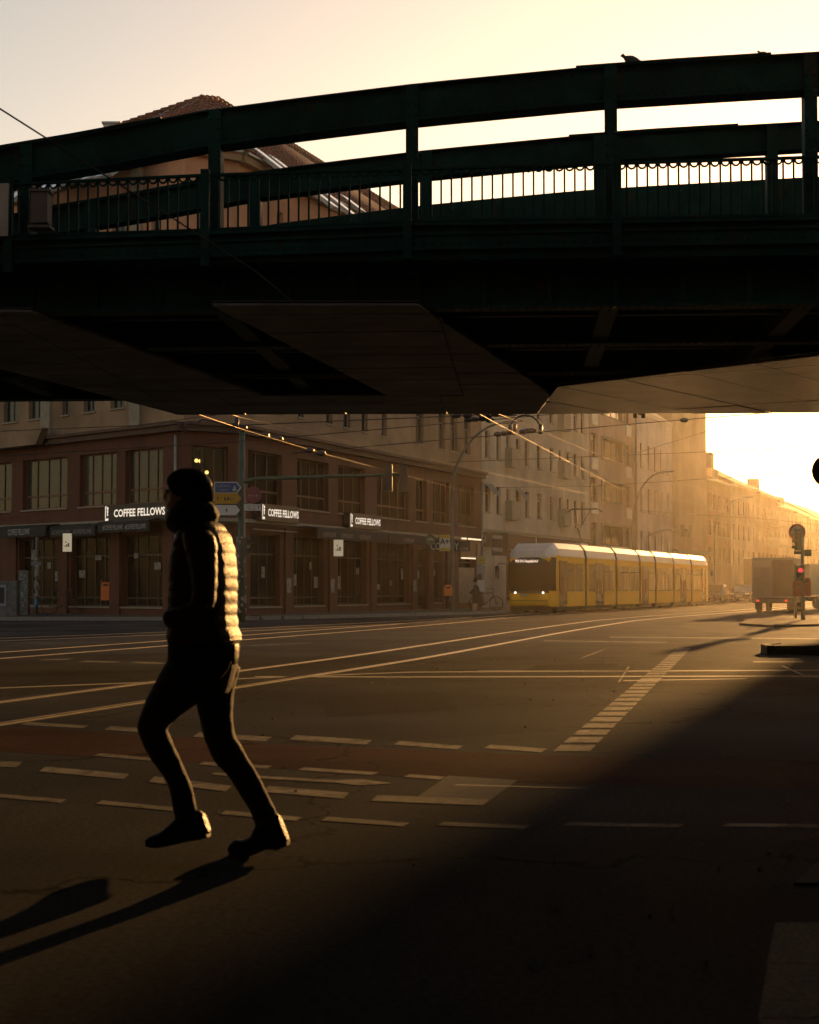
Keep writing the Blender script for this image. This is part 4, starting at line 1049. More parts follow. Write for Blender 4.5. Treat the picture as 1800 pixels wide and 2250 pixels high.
t = thing('pharmacy_sign', 'yellow and white hanging sign with A+ beside the lamp post', 'sign', (x0, Y, z0))
w, h = x1 - x0, z1 - z0
part('sign_board', MB().box(0, w, 0, 0.12, 0, h), M_signwhite, t)
part('yellow_band', MB().box(0, w, -0.006, 0, 0, h * 0.2).box(0, w, -0.006, 0, h * 0.8, h), mat('sign_yellow', (0.5, 0.36, 0.04), 0.5), t)
link('lettering', text_mesh('A+', 0.26, M_signblack, xs=0.9, bold=0.03), t, (w * 0.5, -0.008, h * 0.42))
# lit fascia of the end shop
s0, s1 = Rs(1006), Rs(1050); P = CR + RD * s0 - IR * 0.12
t = thing('shop_fascia', 'brown shop fascia with two bright light tubes at the end of the red house', 'sign', (P.x, P.y, 2.75), rzR)
part('fascia_board', MB().box(0, s1 - s0, -0.05, 0.1, 0.15, 1.0), mat('brown_board', (0.22, 0.12, 0.06), 0.6), t)
for z in (0.02, 1.06): part('light_tube', MB().box(0.1, s1 - s0 - 0.1, -0.12, -0.02, z, z + 0.07), mat('tube_light', (0.8, 0.7, 0.5), 0.4, emit=(1, 0.78, 0.5), estr=0.6), t)
# shop sign on the cream house by the stop
s0 = Rs(1062); P = CR + RD * s0 - IR * 0.5
t = thing('flag_sign', 'dark projecting shop sign with two pale panels beside the drainpipe', 'sign', (P.x, P.y, 3.0), 0)
part('sign_board', MB().box(0, 0.9, 0, 0.12, 0, 1.25), M_signblack, t)
e = MB().extr([(0.05, 0.95), (0.62, 0.9), (0.6, 1.1), (0.04, 1.14)], -0.006, 0); e.extr([(0.05, 0.25), (0.62, 0.2), (0.6, 0.42), (0.04, 0.46)], -0.006, 0); part('lettering', e, M_letter, t)

# ================================================================== street furniture
def scribble(mb, x0, x1, z, h, y, seed, mi=0):
    rnd = random.Random(seed); x = x0
    while x < x1:
        w = rnd.uniform(0.4, 0.9) * h
        if rnd.random() > 0.14:
            mb.box(x, x + w * 0.28, y, y + 0.004, z, z + h * rnd.uniform(0.7, 1.0), mi)
            if rnd.random() > 0.4: mb.box(x + w * 0.28, x + w * 0.8, y, y + 0.004, z + h * rnd.choice((0, 0.35, 0.6)), z + h * rnd.choice((0, 0.35, 0.6)) + h * 0.2, mi)
        x += w + h * 0.2
def signal_head(parent, loc, rz, lit=None, n=3, r=0.1, back=False):
    t = part('signal_head', MB().box(-0.15, 0.15, -0.12, 0.12, 0, 0.32 * n), M_black, parent, loc, rz)
    if back:
        part('back_board', MB().box(-0.24, 0.24, -0.14, -0.122, -0.08, 0.32 * n + 0.08), M_black, t)
    for k in range(n):
        z = 0.16 + 0.32 * k
        v = MB()
        for a in range(7):
            a0, a1 = math.pi * a / 7 * 1.2 - 0.3, math.pi * (a + 1) / 7 * 1.2 - 0.3
            p = lambda an, y: (0.125 * math.cos(an), y, z + 0.125 * math.sin(an)); p2 = lambda an, y: (0.115 * math.cos(an), y, z + 0.115 * math.sin(an))
            v.loft([[p(a0, -0.12), p(a0, -0.3), p2(a0, -0.3), p2(a0, -0.12)], [p(a1, -0.12), p(a1, -0.3), p2(a1, -0.3), p2(a1, -0.12)]], sm=False)
        part('visor', v, M_black, t)
        l = MB().disc((0, z), r, -0.13, -0.121, 16)
        part('lens', l, M_red_lit if lit == k else M_glass, t)
    return t
# green signal mast with long arm
mx, my = gnd(530, 1365)[:2]
mast = thing('signal_mast', 'tall green signal mast by the kerb with a long arm carrying two signal heads', 'traffic light', (mx, my, 0.0))
part('pole', MB().tube([(0, 0, 0), (0, 0, 2.0), (0, 0, 6.9)], [0.15, 0.14, 0.10], 12), M_polegreen, mast)
part('pole_cap', MB().box(-0.13, 0.13, -0.13, 0.13, 6.9, 7.0), M_polegreen, mast)
az = zat(1052, my); ax = xat(895, my) - mx
part('arm', MB().tube([(0, 0, az - 0.12), (0.5, 0, az), (ax * 0.6, 0, az + 0.1), (ax, 0, az + 0.16)], [0.09, 0.08, 0.065, 0.05], 10), M_polegreen, mast)
for px in (853, 887):
    signal_head(mast, (xat(px, my) - mx, 0, az - 0.45), R(180), None, 3, back=False)
ph = signal_head(mast, (0.16, -0.2, 2.35), R(70), None, 2)
b = MB()
for k in range(60):
    a = random.uniform(0, 2 * math.pi); z = random.uniform(0.3, 3.0); r = 0.145
    b.box(r * math.cos(a) - 0.04, r * math.cos(a) + 0.04, r * math.sin(a) - 0.04, r * math.sin(a) + 0.04, z, z + random.uniform(0.05, 0.14))
st_ = part('stickers', b, mat('sticker_paper', (0.28, 0.27, 0.27), 0.7, 0.6, 12), mast); st_['kind'] = 'stuff'
def arrow_sign(py0, py1, dpx, m, mb, label, seed, letm, pict=None):
    Y = my - 0.25; x0, x1 = xat(470, Y), xat(530, Y); z1, z0 = zat(py0, Y), zat(py1, Y); h = z1 - z0; w = x1 - x0; tip = h * 0.42
    t = thing('direction_sign', label, 'sign', (x0, Y, z0), R(-4), 'direction signs on the green mast')
    poly = [(0, 0), (w - tip, 0), (w, h / 2), (w - tip, h), (0, h)]
    part('sign_border', MB().extr(poly, 0, 0.03), mb, t)
    i = h * 0.07; part('sign_face', MB().extr([(i, i), (w - tip - i * 0.3, i), (w - i * 1.6, h / 2), (w - tip - i * 0.3, h - i), (i, h - i)], -0.005, 0.0), m, t)
    e = MB()
    if pict == 'plus': e.box(w * 0.46 - 0.012, w * 0.46 + 0.012, -0.011, -0.005, h * 0.3, h * 0.7); e.box(w * 0.46 - 0.05, w * 0.46 + 0.05, -0.0105, -0.005, h * 0.47, h * 0.53)
    elif pict == 'two': scribble(e, w * 0.1, w * 0.58, h * 0.55, h * 0.2, -0.010, seed); scribble(e, w * 0.1, w * 0.52, h * 0.2, h * 0.2, -0.010, seed + 1)
    else: scribble(e, w * 0.1, w * 0.75, h * 0.32, h * 0.34, -0.010, seed)
    part('lettering', e, letm, t)
    if pict == 'two': part('pictogram', MB().extr([(w * 0.66, h * 0.2), (w * 0.84, h * 0.2), (w * 0.75, h * 0.72)], -0.010, -0.005), letm, t)
    part('clamp', MB().box(w - 0.02, w + 0.1, 0.0, 0.04, h * 0.25, h * 0.32).box(w - 0.02, w + 0.1, 0.0, 0.04, h * 0.68, h * 0.75), M_metal, t)
M_blue = mat('sign_blue', (0.02, 0.07, 0.20), 0.45, 0.1); M_yel = mat('sign_amber', (0.42, 0.22, 0.015), 0.45, 0.1)
arrow_sign(1059, 1084, 0, M_blue, M_signwhite, 'blue arrow shaped direction sign with a white triangle, topmost on the green mast', 3, M_letter, 'two')
arrow_sign(1083, 1107, 0, M_yel, M_yel, 'yellow arrow shaped direction sign between the blue and the white one', 5, M_signblack)
arrow_sign(1108, 1134, 0, M_signwhite, M_signblack, 'white arrow shaped sign with a small cross, lowest of the three', 7, M_signblack, 'plus')
x, z = P2(557, 1087, my - 0.3)
t = thing('round_sign', 'round dusky pink sign right of the green mast', 'sign', (x, my - 0.3, z))
part('sign_disc', MB().disc((0, 0), 0.30, 0, 0.03), mat('dusky_pink', (0.17, 0.035, 0.05), 0.5), t)
e = MB(); scribble(e, -0.17, 0.17, -0.06, 0.08, -0.006, 21); part('lettering', e, M_letter, t)
x0, z0 = P2(536, 1122, my - 0.32); x1, z1 = P2(573, 1108, my - 0.32)
t = thing('street_sign', 'small white two line street sign with an arrow below the pink disc', 'sign', (x0, my - 0.32, z0))
w, h = x1 - x0, z1 - z0
part('sign_board', MB().box(0, w, 0, 0.02, 0, h), M_signwhite, t)
e = MB(); scribble(e, 0.05, w * 0.68, h * 0.56, h * 0.24, -0.005, 31); scribble(e, 0.05, w * 0.68, h * 0.16, h * 0.24, -0.005, 32)
e.box(w * 0.84, w * 0.88, -0.005, 0, h * 0.2, h * 0.6); e.extr([(w * 0.8, h * 0.58), (w * 0.92, h * 0.58), (w * 0.86, h * 0.85)], -0.005, 0); part('lettering', e, M_signblack, t)
# pedestrian signal, left
gx, gy = gnd(253, 1356)[:2]
t = thing('pedestrian_signal', 'pedestrian signal showing red on a stickered pole, beside the orange bin', 'traffic light', (gx, gy, 0))
part('pole', MB().tube([(0, 0, 0), (0, 0, 3.3)], 0.065, 10), M_metal, t)
signal_head(t, (-0.17, -0.02, zat(1189, gy) - 0.48), R(0), 1, 2, 0.075)
b = MB()
for k in range(40):
    a = random.uniform(0, 2 * math.pi); z = random.uniform(0.3, 2.2); b.box(0.06 * math.cos(a) - 0.03, 0.06 * math.cos(a) + 0.03, 0.06 * math.sin(a) - 0.03, 0.06 * math.sin(a) + 0.03, z, z + 0.08)
o = part('stickers', b, MATS['sticker_paper'], t); o['kind'] = 'stuff'
# orange bins
def bin_(px, pyb, py0, py1, w, label, side=0):
    g = gnd(px, pyb); Y = g.y
    t = thing('litter_bin', label, 'bin', (g.x, Y, 0), 0, 'orange litter bins')
    z1, z0 = zat(py0, Y), zat(py1, Y); hw = w / 2
    prof = [(-hw, z0), (hw, z0), (hw, z1 - hw * 0.7), (hw * 0.75, z1 - hw * 0.2), (0.1, z1), (-0.1, z1), (-hw * 0.75, z1 - hw * 0.2), (-hw, z1 - hw * 0.7)]
    part('bin_body', MB().extr(prof, -0.22, 0.16), M_orange_bin, t)
    part('bin_slot', MB().box(-hw * 0.55, hw * 0.55, -0.225, -0.221, z1 - hw * 0.9, z1 - hw * 0.5), M_black, t)
    part('post', MB().tube([(-hw - 0.05, 0.1, 0), (-hw - 0.05, 0.1, z1 + 0.1)], 0.03, 8), M_metal, t)
bin_(233, 1357, 1279, 1319, 0.34, 'orange litter bin on a thin post next to the red pedestrian signal')
bin_(985, 1349, 1285, 1309, 0.36, 'orange litter bin at the foot of the nearest street lamp')
g = gnd(222, 1356)
t = thing('parking_sign', 'small dull white sign on a thin pole left of the orange bin', 'sign', (g.x, g.y, 0))
part('pole', MB().tube([(0, 0, 0), (0, 0, 2.6)], 0.03, 8), M_metal, t)
z = zat(1215, g.y); part('sign_board', MB().box(-0.5, 0.0, -0.04, -0.02, z - 0.1, z + 0.1), mat('dull_white', (0.16, 0.17, 0.18), 0.6), t)
e = MB(); scribble(e, -0.45, -0.05, z - 0.04, 0.09, -0.046, 41); part('lettering', e, M_signblack, t)
g = gnd(80, 1356)
t = thing('stickered_pole', 'pole covered in stickers with a bright blue foot, far left', 'pole', (g.x, g.y, 0))
part('pole', MB().tube([(0, 0, 0), (0, 0, 3.3)], 0.07, 10), M_metal, t)
part('blue_sleeve', MB().tube([(0, 0, 0.33), (0, 0, 0.75)], 0.085, 10), mat('blue_film', (0.03, 0.16, 0.30), 0.5), t)
b = MB()
for k in range(70):
    a = random.uniform(0, 2 * math.pi); z = random.uniform(0.75, 2.4); b.box(0.065 * math.cos(a) - 0.035, 0.065 * math.cos(a) + 0.035, 0.065 * math.sin(a) - 0.03, 0.065 * math.sin(a) + 0.03, z, z + 0.09)
o = part('stickers', b, MATS['sticker_paper'], t); o['kind'] = 'stuff'
part('sign_cluster', MB().box(-0.22, 0.2, -0.09, -0.07, zat(1238, g.y) - 0.08, zat(1238, g.y) + 0.07), MATS['dull_white'], t)
# cabinets, far left
g = gnd(18, 1360)
t = thing('poster_cabinet', 'graffiti covered grey utility cabinet with a framed poster at the left edge', 'cabinet', (g.x, g.y + 0.5, 0))
M_cab = mat('grimy_cabinet', (0.10, 0.105, 0.105), 0.7, 0.7, 5)
part('cabinet_body', MB().box(-0.75, 0.27, -0.3, 0.3, 0.1, 1.42).box(-0.78, 0.3, -0.33, 0.33, 1.42, 1.48), M_cab, t)
part('poster_frame', MB().box(-0.7, -0.13, -0.33, -0.302, 0.5, 1.32), mat('poster_white', (0.26, 0.28, 0.34), 0.6, 0.4, 4), t)
part('poster', MB().box(-0.62, -0.2, -0.336, -0.331, 0.6, 1.22), M_signblack, t)
part('plinth', MB().box(-0.72, 0.24, -0.26, 0.26, 0, 0.1), M_kerb, t)
g = gnd(45, 1358)
t = thing('tall_cabinet', 'taller narrow sticker covered cabinet with rounded top right of the poster', 'cabinet', (g.x, g.y + 0.6, 0))
part('cabinet_body', MB().extr([(-0.2, 0), (0.2, 0), (0.2, 1.85), (0.16, 1.92), (-0.16, 1.92), (-0.2, 1.85)], -0.2, 0.2), M_cab, t)
b = MB()
for k in range(24): 
    x, z = random.uniform(-0.16, 0.1), random.uniform(0.4, 1.75); b.box(x, x + random.uniform(0.04, 0.1), -0.204, -0.201, z, z + random.uniform(0.04, 0.1))
o = part('stickers', b, MATS['sticker_paper'], t); o['kind'] = 'stuff'
# bicycles leaned along the cafe front are only dark shapes; a parked one by the left window
def bicycle(name, label, loc, rz, parent=None):
    t = thing(name, label, 'bicycle', loc, rz)
    for x in (-0.52, 0.52):
        w = part('wheel', MB().tube([(x + 0.33 * math.cos(a), 0, 0.34 + 0.33 * math.sin(a)) for a in [2 * math.pi * k / 20 for k in range(21)]], 0.018, 6, cap=False), M_rubber, t)
        s = MB()
        for k in range(8):
            a = math.pi * k / 8; s.tube([(x + 0.32 * math.cos(a), 0, 0.34 + 0.32 * math.sin(a)), (x - 0.32 * math.cos(a), 0, 0.34 - 0.32 * math.sin(a))], 0.003, 4)
        part('spokes', s, M_metal, w)
    f = MB(); bb = (-0.05, 0, 0.29); st = (-0.2, 0, 0.82); hd = (0.36, 0, 0.85); hd2 = (0.39, 0, 0.72)
    for a, c in ((bb, st), (st, hd), (bb, hd2), (bb, (-0.52, 0, 0.34)), (st, (-0.52, 0, 0.34)), (hd, (0.52, 0, 0.34))): f.tube([a, c], 0.018, 6)
    part('frame', f, M_black, t)
    part('saddle', MB().extr([(-0.36, 0.93), (-0.08, 0.94), (-0.06, 0.97), (-0.34, 0.99)], -0.06, 0.06), M_black, t)
    part('seat_post', MB().tube([st, (-0.22, 0, 0.95)], 0.014, 6), M_metal, t)
    part('handlebar', MB().tube([(0.25, -0.28, 1.04), (0.36, -0.2, 1.05), (0.38, 0, 1.03), (0.36, 0.2, 1.05), (0.25, 0.28, 1.04)], 0.014, 6).tube([(0.36, 0, 0.85), (0.38, 0, 1.03)], 0.014, 6), M_metal, t)
    return t
g = gnd(128, 1357); bicycle('parked_bicycle', 'dark parked bicycle on the pavement right of the blue footed pole', (g.x, g.y + 0.8, 0.12), R(8))
# street lamps with curved arms
def lamp(px, pyb, pxh, pyh, label, Y=None, H=9.4):
    if Y is None: Y = gnd(px, pyb).y
    x = xat(px, Y); zt = zat(pyh, Y); dx = xat(pxh, Y) - x
    t = thing('street_lamp', label, 'street lamp', (x, Y, 0), 0, 'curved street lamps along the pavement')
    hz = zt
    part('pole', MB().tube([(0, 0, 0), (0, 0, 1.2), (0, 0, 1.25), (0, 0, hz * 0.62)], [0.13, 0.13, 0.09, 0.075], 10), M_metal, t)
    pts = [(dx * (1 - math.cos(a)), 0, hz * 0.62 + (hz * 0.38) * math.sin(a)) for a in [math.pi / 2 * k / 10 * 0.96 for k in range(11)]]
    part('arm', MB().tube(pts, [0.075 - 0.003 * k for k in range(11)], 8), M_metal, t)
    e = pts[-1]
    hd = MB().loft([[(e[0] + xx, s * w, e[2] + zz + c * 0.05) for s, c in ((-1, -1), (1, -1), (1, 1), (-1, 1))] for xx, w, zz in ((-0.1, 0.06, 0), (0.15, 0.16, 0.0), (0.7, 0.15, 0.04), (0.85, 0.06, 0.05))], sm=False)
    part('lamp_head', hd, M_metal, t)
    return t
lamp(994, 1348, 1118, 928, 'nearest street lamp, its arm curving over the red corner house')
lamp(1393, 0, 1462, 1037, 'street lamp whose arm curves in front of the white house, behind the tram', Y=121)
lamp(1571, 0, 1640, 1093, 'street lamp standing between the tram rear and the parked cars', Y=152)
lamp(1648, 0, 1676, 1164, 'faint far street lamp in the haze left of the box truck', Y=235)
# tram stop sign
Y = 82.0; x = xat(1048, Y)
t = thing('tram_stop_sign', 'tram stop pole with a yellow disc and timetable panels by the person with the bicycle', 'sign', (x, Y, 0.12))
part('pole', MB().tube([(0, 0, 0), (0, 0, 3.2)], 0.05, 8), M_metal, t)
zt = zat(1222, Y) - 0.12
part('head_panel', MB().box(0.0, 0.40, -0.08, -0.03, zt - 0.45, zt), mat('stop_panel', (0.40, 0.36, 0.28), 0.5), t)
part('stop_disc', MB().disc((0.2, zt - 0.2), 0.16, -0.09, -0.081), mat('stop_yellow', (0.55, 0.42, 0.03), 0.5), t)
b = MB().tube([(0.2 + 0.16 * math.cos(a), -0.092, zt - 0.2 + 0.16 * math.sin(a)) for a in [2 * math.pi * k / 16 for k in range(17)]], 0.014, 5, cap=False)
b.box(0.14, 0.165, -0.096, -0.09, zt - 0.29, zt - 0.11); b.box(0.235, 0.26, -0.096, -0.09, zt - 0.29, zt - 0.11); b.box(0.165, 0.235, -0.096, -0.09, zt - 0.215, zt - 0.19)
part('stop_letter', b, mat('stop_green', (0.03, 0.12, 0.03), 0.5), t)
part('line_panel', MB().box(0.0, 0.40, -0.07, -0.03, zt - 0.84, zt - 0.47), M_letter, t); part('timetable', MB().box(0.02, 0.38, -0.07, -0.03, zt - 1.7, zt - 1.15), M_signwhite, t)
# second signal arm, far
Y = 132.0; x = xat(1552, Y); 
t = thing('far_signal_mast', 'far signal mast with two signal heads hanging over the tram roof', 'traffic light', (xat(1408, Y), Y, 0))
x0 = xat(1408, Y)
zt = zat(1166, Y)
part('pole', MB().tube([(0, 0, 0), (0, 0, zt - 1.1)], 0.11, 8), M_metal, t)
part('arm', MB().tube([(0, 0, zt - 1.1), (0.7, 0, zt - 0.35), (1.6, 0, zt), (xat(1520, Y) - x0, 0, zt + 0.05)], 0.06, 8), M_metal, t)
for px in (1500, 1518): signal_head(t, (xat(px, Y) - x0, 0, zt - 0.5), R(180), None, 3)

# ------------------------------------------------------------------ right hand signal post
g = gnd(1765, 1366); rx, ry = g.x, g.y
t = thing('signal_post', 'dark signal post right of the box truck with side facing signal and red cycle light', 'traffic light', (rx, ry, 0))
part('pole', MB().tube([(0, 0, 0), (0, 0, 1.0), (0, 0, 1.02), (0, 0, zat(1160, ry))], [0.075, 0.07, 0.06, 0.06], 10), M_metal, t)
signal_head(t, (-0.16, -0.02, zat(1210, ry)), R(-75), None, 3, 0.1).scale = (0.66, 0.66, 0.66)
part('control_box', MB().box(0.06, 0.3, -0.1, 0.14, zat(1222, ry), zat(1208, ry)).box(-0.28, -0.06, -0.1, 0.1, zat(1218, ry), zat(1211, ry)), M_black, t)
signal_head(t, (-0.13, -0.12, zat(1253, ry) - 0.48), R(0), 1, 2, 0.075)
part('push_button', MB().box(-0.06, 0.06, -0.14, -0.05, zat(1270, ry) - 0.1, zat(1270, ry) + 0.1), M_orange_bin, t)
g2 = gnd(1749, 1358)
t = thing('thin_post', 'thin dark post just left of the right hand signal post', 'post', (g2.x, g2.y, 0))
part('pole', MB().tube([(0, 0, 0), (0, 0, zat(1240, g2.y))], 0.045, 8), M_metal, t)
def rbin(px, py, label, h, Y):
    x, z = P2(px, py, Y); t = thing('litter_bin', label, 'bin', (x, Y, z), 0, 'orange litter bins')
    part('bin_body', MB().extr([(-0.15, -h), (0.15, -h), (0.15, 0.1), (0.1, 0.2), (-0.1, 0.2), (-0.15, 0.1)], -0.13, 0.16), mat('dirty_orange_bin', (0.16, 0.035, 0.018), 0.6, 0.4, 8), t)
    part('bin_slot', MB().box(-0.09, 0.09, -0.134, -0.131, 0.05, 0.12), M_black, t)
rbin(1754, 1289, 'dirty orange bin strapped to the front of the signal post', 0.35, ry - 0.3)
rbin(1771, 1282, 'orange bin behind the right hand signal post', 0.45, ry + 0.35)
x, z = P2(1752, 1169, ry + 0.12)
t = thing('speed_sign', 'round red rimmed 30 speed limit sign behind the right hand signal', 'sign', (x, ry + 0.12, z))
part('sign_rim', MB().disc((0, 0), 0.30, 0.0, 0.03), mat('sign_red', (0.12, 0.012, 0.016), 0.6, spec=0.1), t)
part('sign_face', MB().disc((0, 0), 0.22, -0.006, 0.0), mat('dull_sign_face', (0.22, 0.21, 0.2), 0.6, spec=0.1), t)
link('lettering', text_mesh('30', 0.22, M_signblack, xs=0.8, bold=0.02), t, (0, -0.012, -0.11))
# back of a round sign at the right edge, close
x, z = P2(1822, 1035, 30.0)
t = thing('near_round_sign', 'dark back of a round sign cut off by the right edge', 'sign', (x, 30.0, 0))
part('sign_disc', MB().disc((0, z), 0.30, 0, 0.03, 32), M_metal, t)
part('pole', MB().tube([(0.06, 0.08, 0.2), (0.06, 0.08, z + 0.55)], 0.035, 8), M_metal, t)
part('small_lamp', MB().box(-0.13, 0.1, 0.0, 0.1, zat(983, 30), zat(978, 30)), M_metal, t)
# ================================================================== overhead line
M_w = M_wire
def wire(pts, r, label, m=None, sag=0.0, cat='wire', group='overhead tram wires'):
    P = [Vector(p) for p in pts]; out = []
    for a, c in zip(P, P[1:]):
        for k in range(8): 
            t = k / 8; p = a.lerp(c, t); p.z -= sag * 4 * t * (1 - t); out.append(p)
    out.append(P[-1])
    return single('overhead_wire', MB().tube(out, r, 5), m or M_w, label, cat, group=group)
def W3(px, py, Y): return (xat(px, Y, py), Y, zat(py, Y))
# contact wires over both tracks, about 5.5 m up
wire([W3(1060, 896, 39), W3(1112, 916, 43), W3(1363, 1019, 59), (40, 150, 5.6), (80, 250, 5.6)], 0.0055, 'upper sunlit contact wire over the right hand track, before the cream house', M_copper)
wire([W3(1000, 880, 37), W3(1089, 929, 44.4), W3(1356, 1071, 73), (40.5, 150, 5.5), (80.5, 250, 5.5)], 0.0055, 'lower sunlit contact wire over the right hand track, before the cream house', M_copper)
wire([W3(440, 885, 38), W3(526, 916.5, 43), W3(1036, 1029.6, 61.5), (9.2, 85, 5.8), (23, 122, 5.8), (61, 223, 5.8)], 0.005, 'upper sunlit contact wire over the left hand track, before the red house', M_copper)
wire([W3(420, 905, 40), W3(531, 942.6, 46.2), W3(709, 996.5, 54.5), W3(1018, 1078, 75.3), (9.3, 90, 5.5), (23, 126, 5.5), (61, 227, 5.5)], 0.005, 'lower sunlit contact wire over the left hand track, before the red house', M_copper)
wire([W3(-60, 1005, 56), W3(500, 972, 56), W3(1140, 917, 56), W3(1400, 893, 56)], 0.014, 'span wire rising from lower left to the hoop insulators')
wire([W3(380, 940, 48), W3(535, 934, 48), W3(1022, 913, 48), W3(1500, 880, 48)], 0.014, 'nearly level span wire just under the viaduct edge')
wire([W3(640, 996, 55), W3(1000, 964, 55), W3(1143, 953, 55), W3(1450, 926.5, 55), W3(1860, 893, 55)], 0.014, 'long span wire passing the lower hoop towards the bright sky')
wire([W3(-60, 950, 52), W3(300, 935, 52), W3(520, 905, 52)], 0.012, 'span wire before the tan floors, left')
wire([W3(980, 1016, 90), W3(1600, 991, 90), W3(1860, 975, 90)], 0.016, 'far upper cross span before the tall tan house')
wire([W3(1090, 1071, 90), W3(1290, 1069, 90), W3(1600, 1049, 90), W3(1860, 1030, 90)], 0.016, 'far lower cross span before the tall tan house')
wire([W3(1400, 995, 100), W3(1552, 948, 100), W3(1860, 860, 100)], 0.014, 'rising cross span from the white house to the sky')
wire([W3(1380, 1120, 120), W3(1700, 1142, 120), W3(1860, 1160, 120)], 0.016, 'descending distant wire before the hazy far row')
wire([W3(1600, 1132, 130), W3(1760, 1180, 100), W3(1860, 1194, 90)], 0.012, 'bright distant contact wire passing the right hand signal', M_copper)
wire([W3(1560, 1150, 150), W3(1720, 1196, 110), W3(1860, 1218, 90)], 0.012, 'lower bright distant contact wire above the box truck', M_copper)
wire([W3(-900, -400, 12.6), W3(-60, 196, 13.0), W3(0, 239, 13.0), W3(115, 312, 13.5), W3(420, 505, 15.5), W3(560, 595, 17), W3(640, 660, 19.0)], 0.0075, 'thin dark wire slanting down across the sky at upper left', M_rubber)
# insulators along the span wires
M_ins = mat('insulator_brown', (0.03, 0.022, 0.018), 0.35)
def insulators(pts, Y, label, r=0.085):
    t0 = W3(*pts[0], Y)
    t = thing('wire_insulator_set', label, 'insulator', t0, 0, 'insulator clusters on the overhead wires')
    for p in pts:
        q_ = Vector(W3(*p, Y)) - Vector(t0); b = MB()
        b.tube([q_ + Vector((-0.13, 0, -0.01)), q_ + Vector((-0.05, 0, 0)), q_ + Vector((0.05, 0, 0)), q_ + Vector((0.13, 0, 0.01))], [r * 0.5, r, r, r * 0.5], 8)
        part('insulator', b, M_ins, t)
insulators([(1004, 913), (1028, 913), (1052, 907), (1062, 915), (1074, 912), (1090, 910), (1103, 909), (1118, 907)], 48, 'dark cluster of insulators under the viaduct edge left of the hoop')
insulators([(1030, 922), (1044, 921), (1060, 920), (1076, 923)], 50, 'row of four insulators below the dark cluster')
insulators([(1094, 954), (1108, 952), (1120, 950), (1150, 949), (1160, 947), (1170, 946)], 55, 'row of insulators at the foot of the wire hoop')
insulators([(533, 940), (582, 957), (612, 964), (681, 990), (706, 996)], 50, 'string of sunlit fittings on the contact wire right of the mast')
insulators([(1504, 923), (1410, 907), (1356, 897)], 55, 'single dark insulators on the wire before the white house')
def hoop(pts, Y, r, label, ends):
    o = W3(*pts[0], Y); t = thing('wire_hoop', label, 'wire fitting', o, 0, 'curved hoops on the overhead line')
    part('bow', MB().tube([Vector(W3(*p, Y)) - Vector(o) for p in pts], r, 8), M_black, t)
    for e in ends:
        q_ = Vector(W3(*e, Y)) - Vector(o); part('end_insulator', MB().tube([q_ + Vector((0, 0, -0.16)), q_ + Vector((0, 0, 0.16))], 0.07, 8), M_ins, t)
arc = [(1121 + 33.5 * (1 - math.cos(a)), 946 - 34 * math.sin(a)) for a in [math.pi * k / 14 for k in range(15)]]
hoop(arc, 55, 0.028, 'large half round hoop hanging in the overhead line before the cream house', [(1121, 944), (1188, 943)])
hoop([(1364, 902), (1372, 897), (1382, 898), (1390, 903), (1396, 909)], 55, 0.03, 'left of two small curved hoops at the viaduct edge', [(1396, 908)])
hoop([(1391, 897), (1402, 895), (1410, 900), (1416, 908)], 55, 0.03, 'right of two small curved hoops at the viaduct edge', [(1414, 908)])
hoop([(436, 934), (437, 926), (445, 922), (470, 926), (500, 933), (520, 930)], 50, 0.025, 'flat curved cable bow before the corner of the red house', [(520, 930)])
single('tension_weight', MB().tube([W3(1131, 948, 55), W3(1132, 932, 55)], 0.06, 8), M_copper, 'short sunlit rod hanging inside the wire hoop', 'wire fitting')

# ================================================================== tram
TD = Vector((0.35, 0.937)); TD.normalize()
tx, ty = 5.72, 81.35
tram = thing('tram', 'yellow low floor articulated tram with white roof and lit headlights arriving at the stop', 'tram', (tx, ty, 0), math.atan2(TD.y, TD.x))
M_ty = mat('tram_yellow', (0.86, 0.42, 0.004), 0.5, 0.06, 1.5, coat=0.0, spec=0.25)
M_tw = mat('tram_roof_white', (0.58, 0.56, 0.52), 0.38, 0.08, 1.5)
M_tg = mat('tram_dark_glass', (0.016, 0.012, 0.008), 0.2, 0.2, 1.0, spec=0.12)
M_tb = mat('tram_bellows', (0.05, 0.045, 0.04), 0.8)
M_tk = mat('tram_underframe', (0.025, 0.023, 0.02), 0.8)
mods = [0.0, 6.05, 12.6, 18.3, 22.5, 27.8, 33.5, 40.0]
def tsec(x, hw, zb, zs, zt, part_):
    if part_ == 'body': return [(x, -hw, zb), (x, -hw * 0.99, zs), (x, hw * 0.99, zs), (x, hw, zb)]
    return [(x, -hw * 0.99, zs), (x, -hw * 0.93, zs + (zt - zs) * 0.55), (x, -hw * 0.74, zt), (x, hw * 0.74, zt), (x, hw * 0.93, zs + (zt - zs) * 0.55), (x, hw * 0.99, zs)]
front = [(0.0, 0.92, 0.38, 2.62, 2.78), (0.12, 1.04, 0.33, 2.68, 2.98), (0.5, 1.15, 0.30, 2.74, 3.2), (1.1, 1.2, 0.30, 2.76, 3.36)]
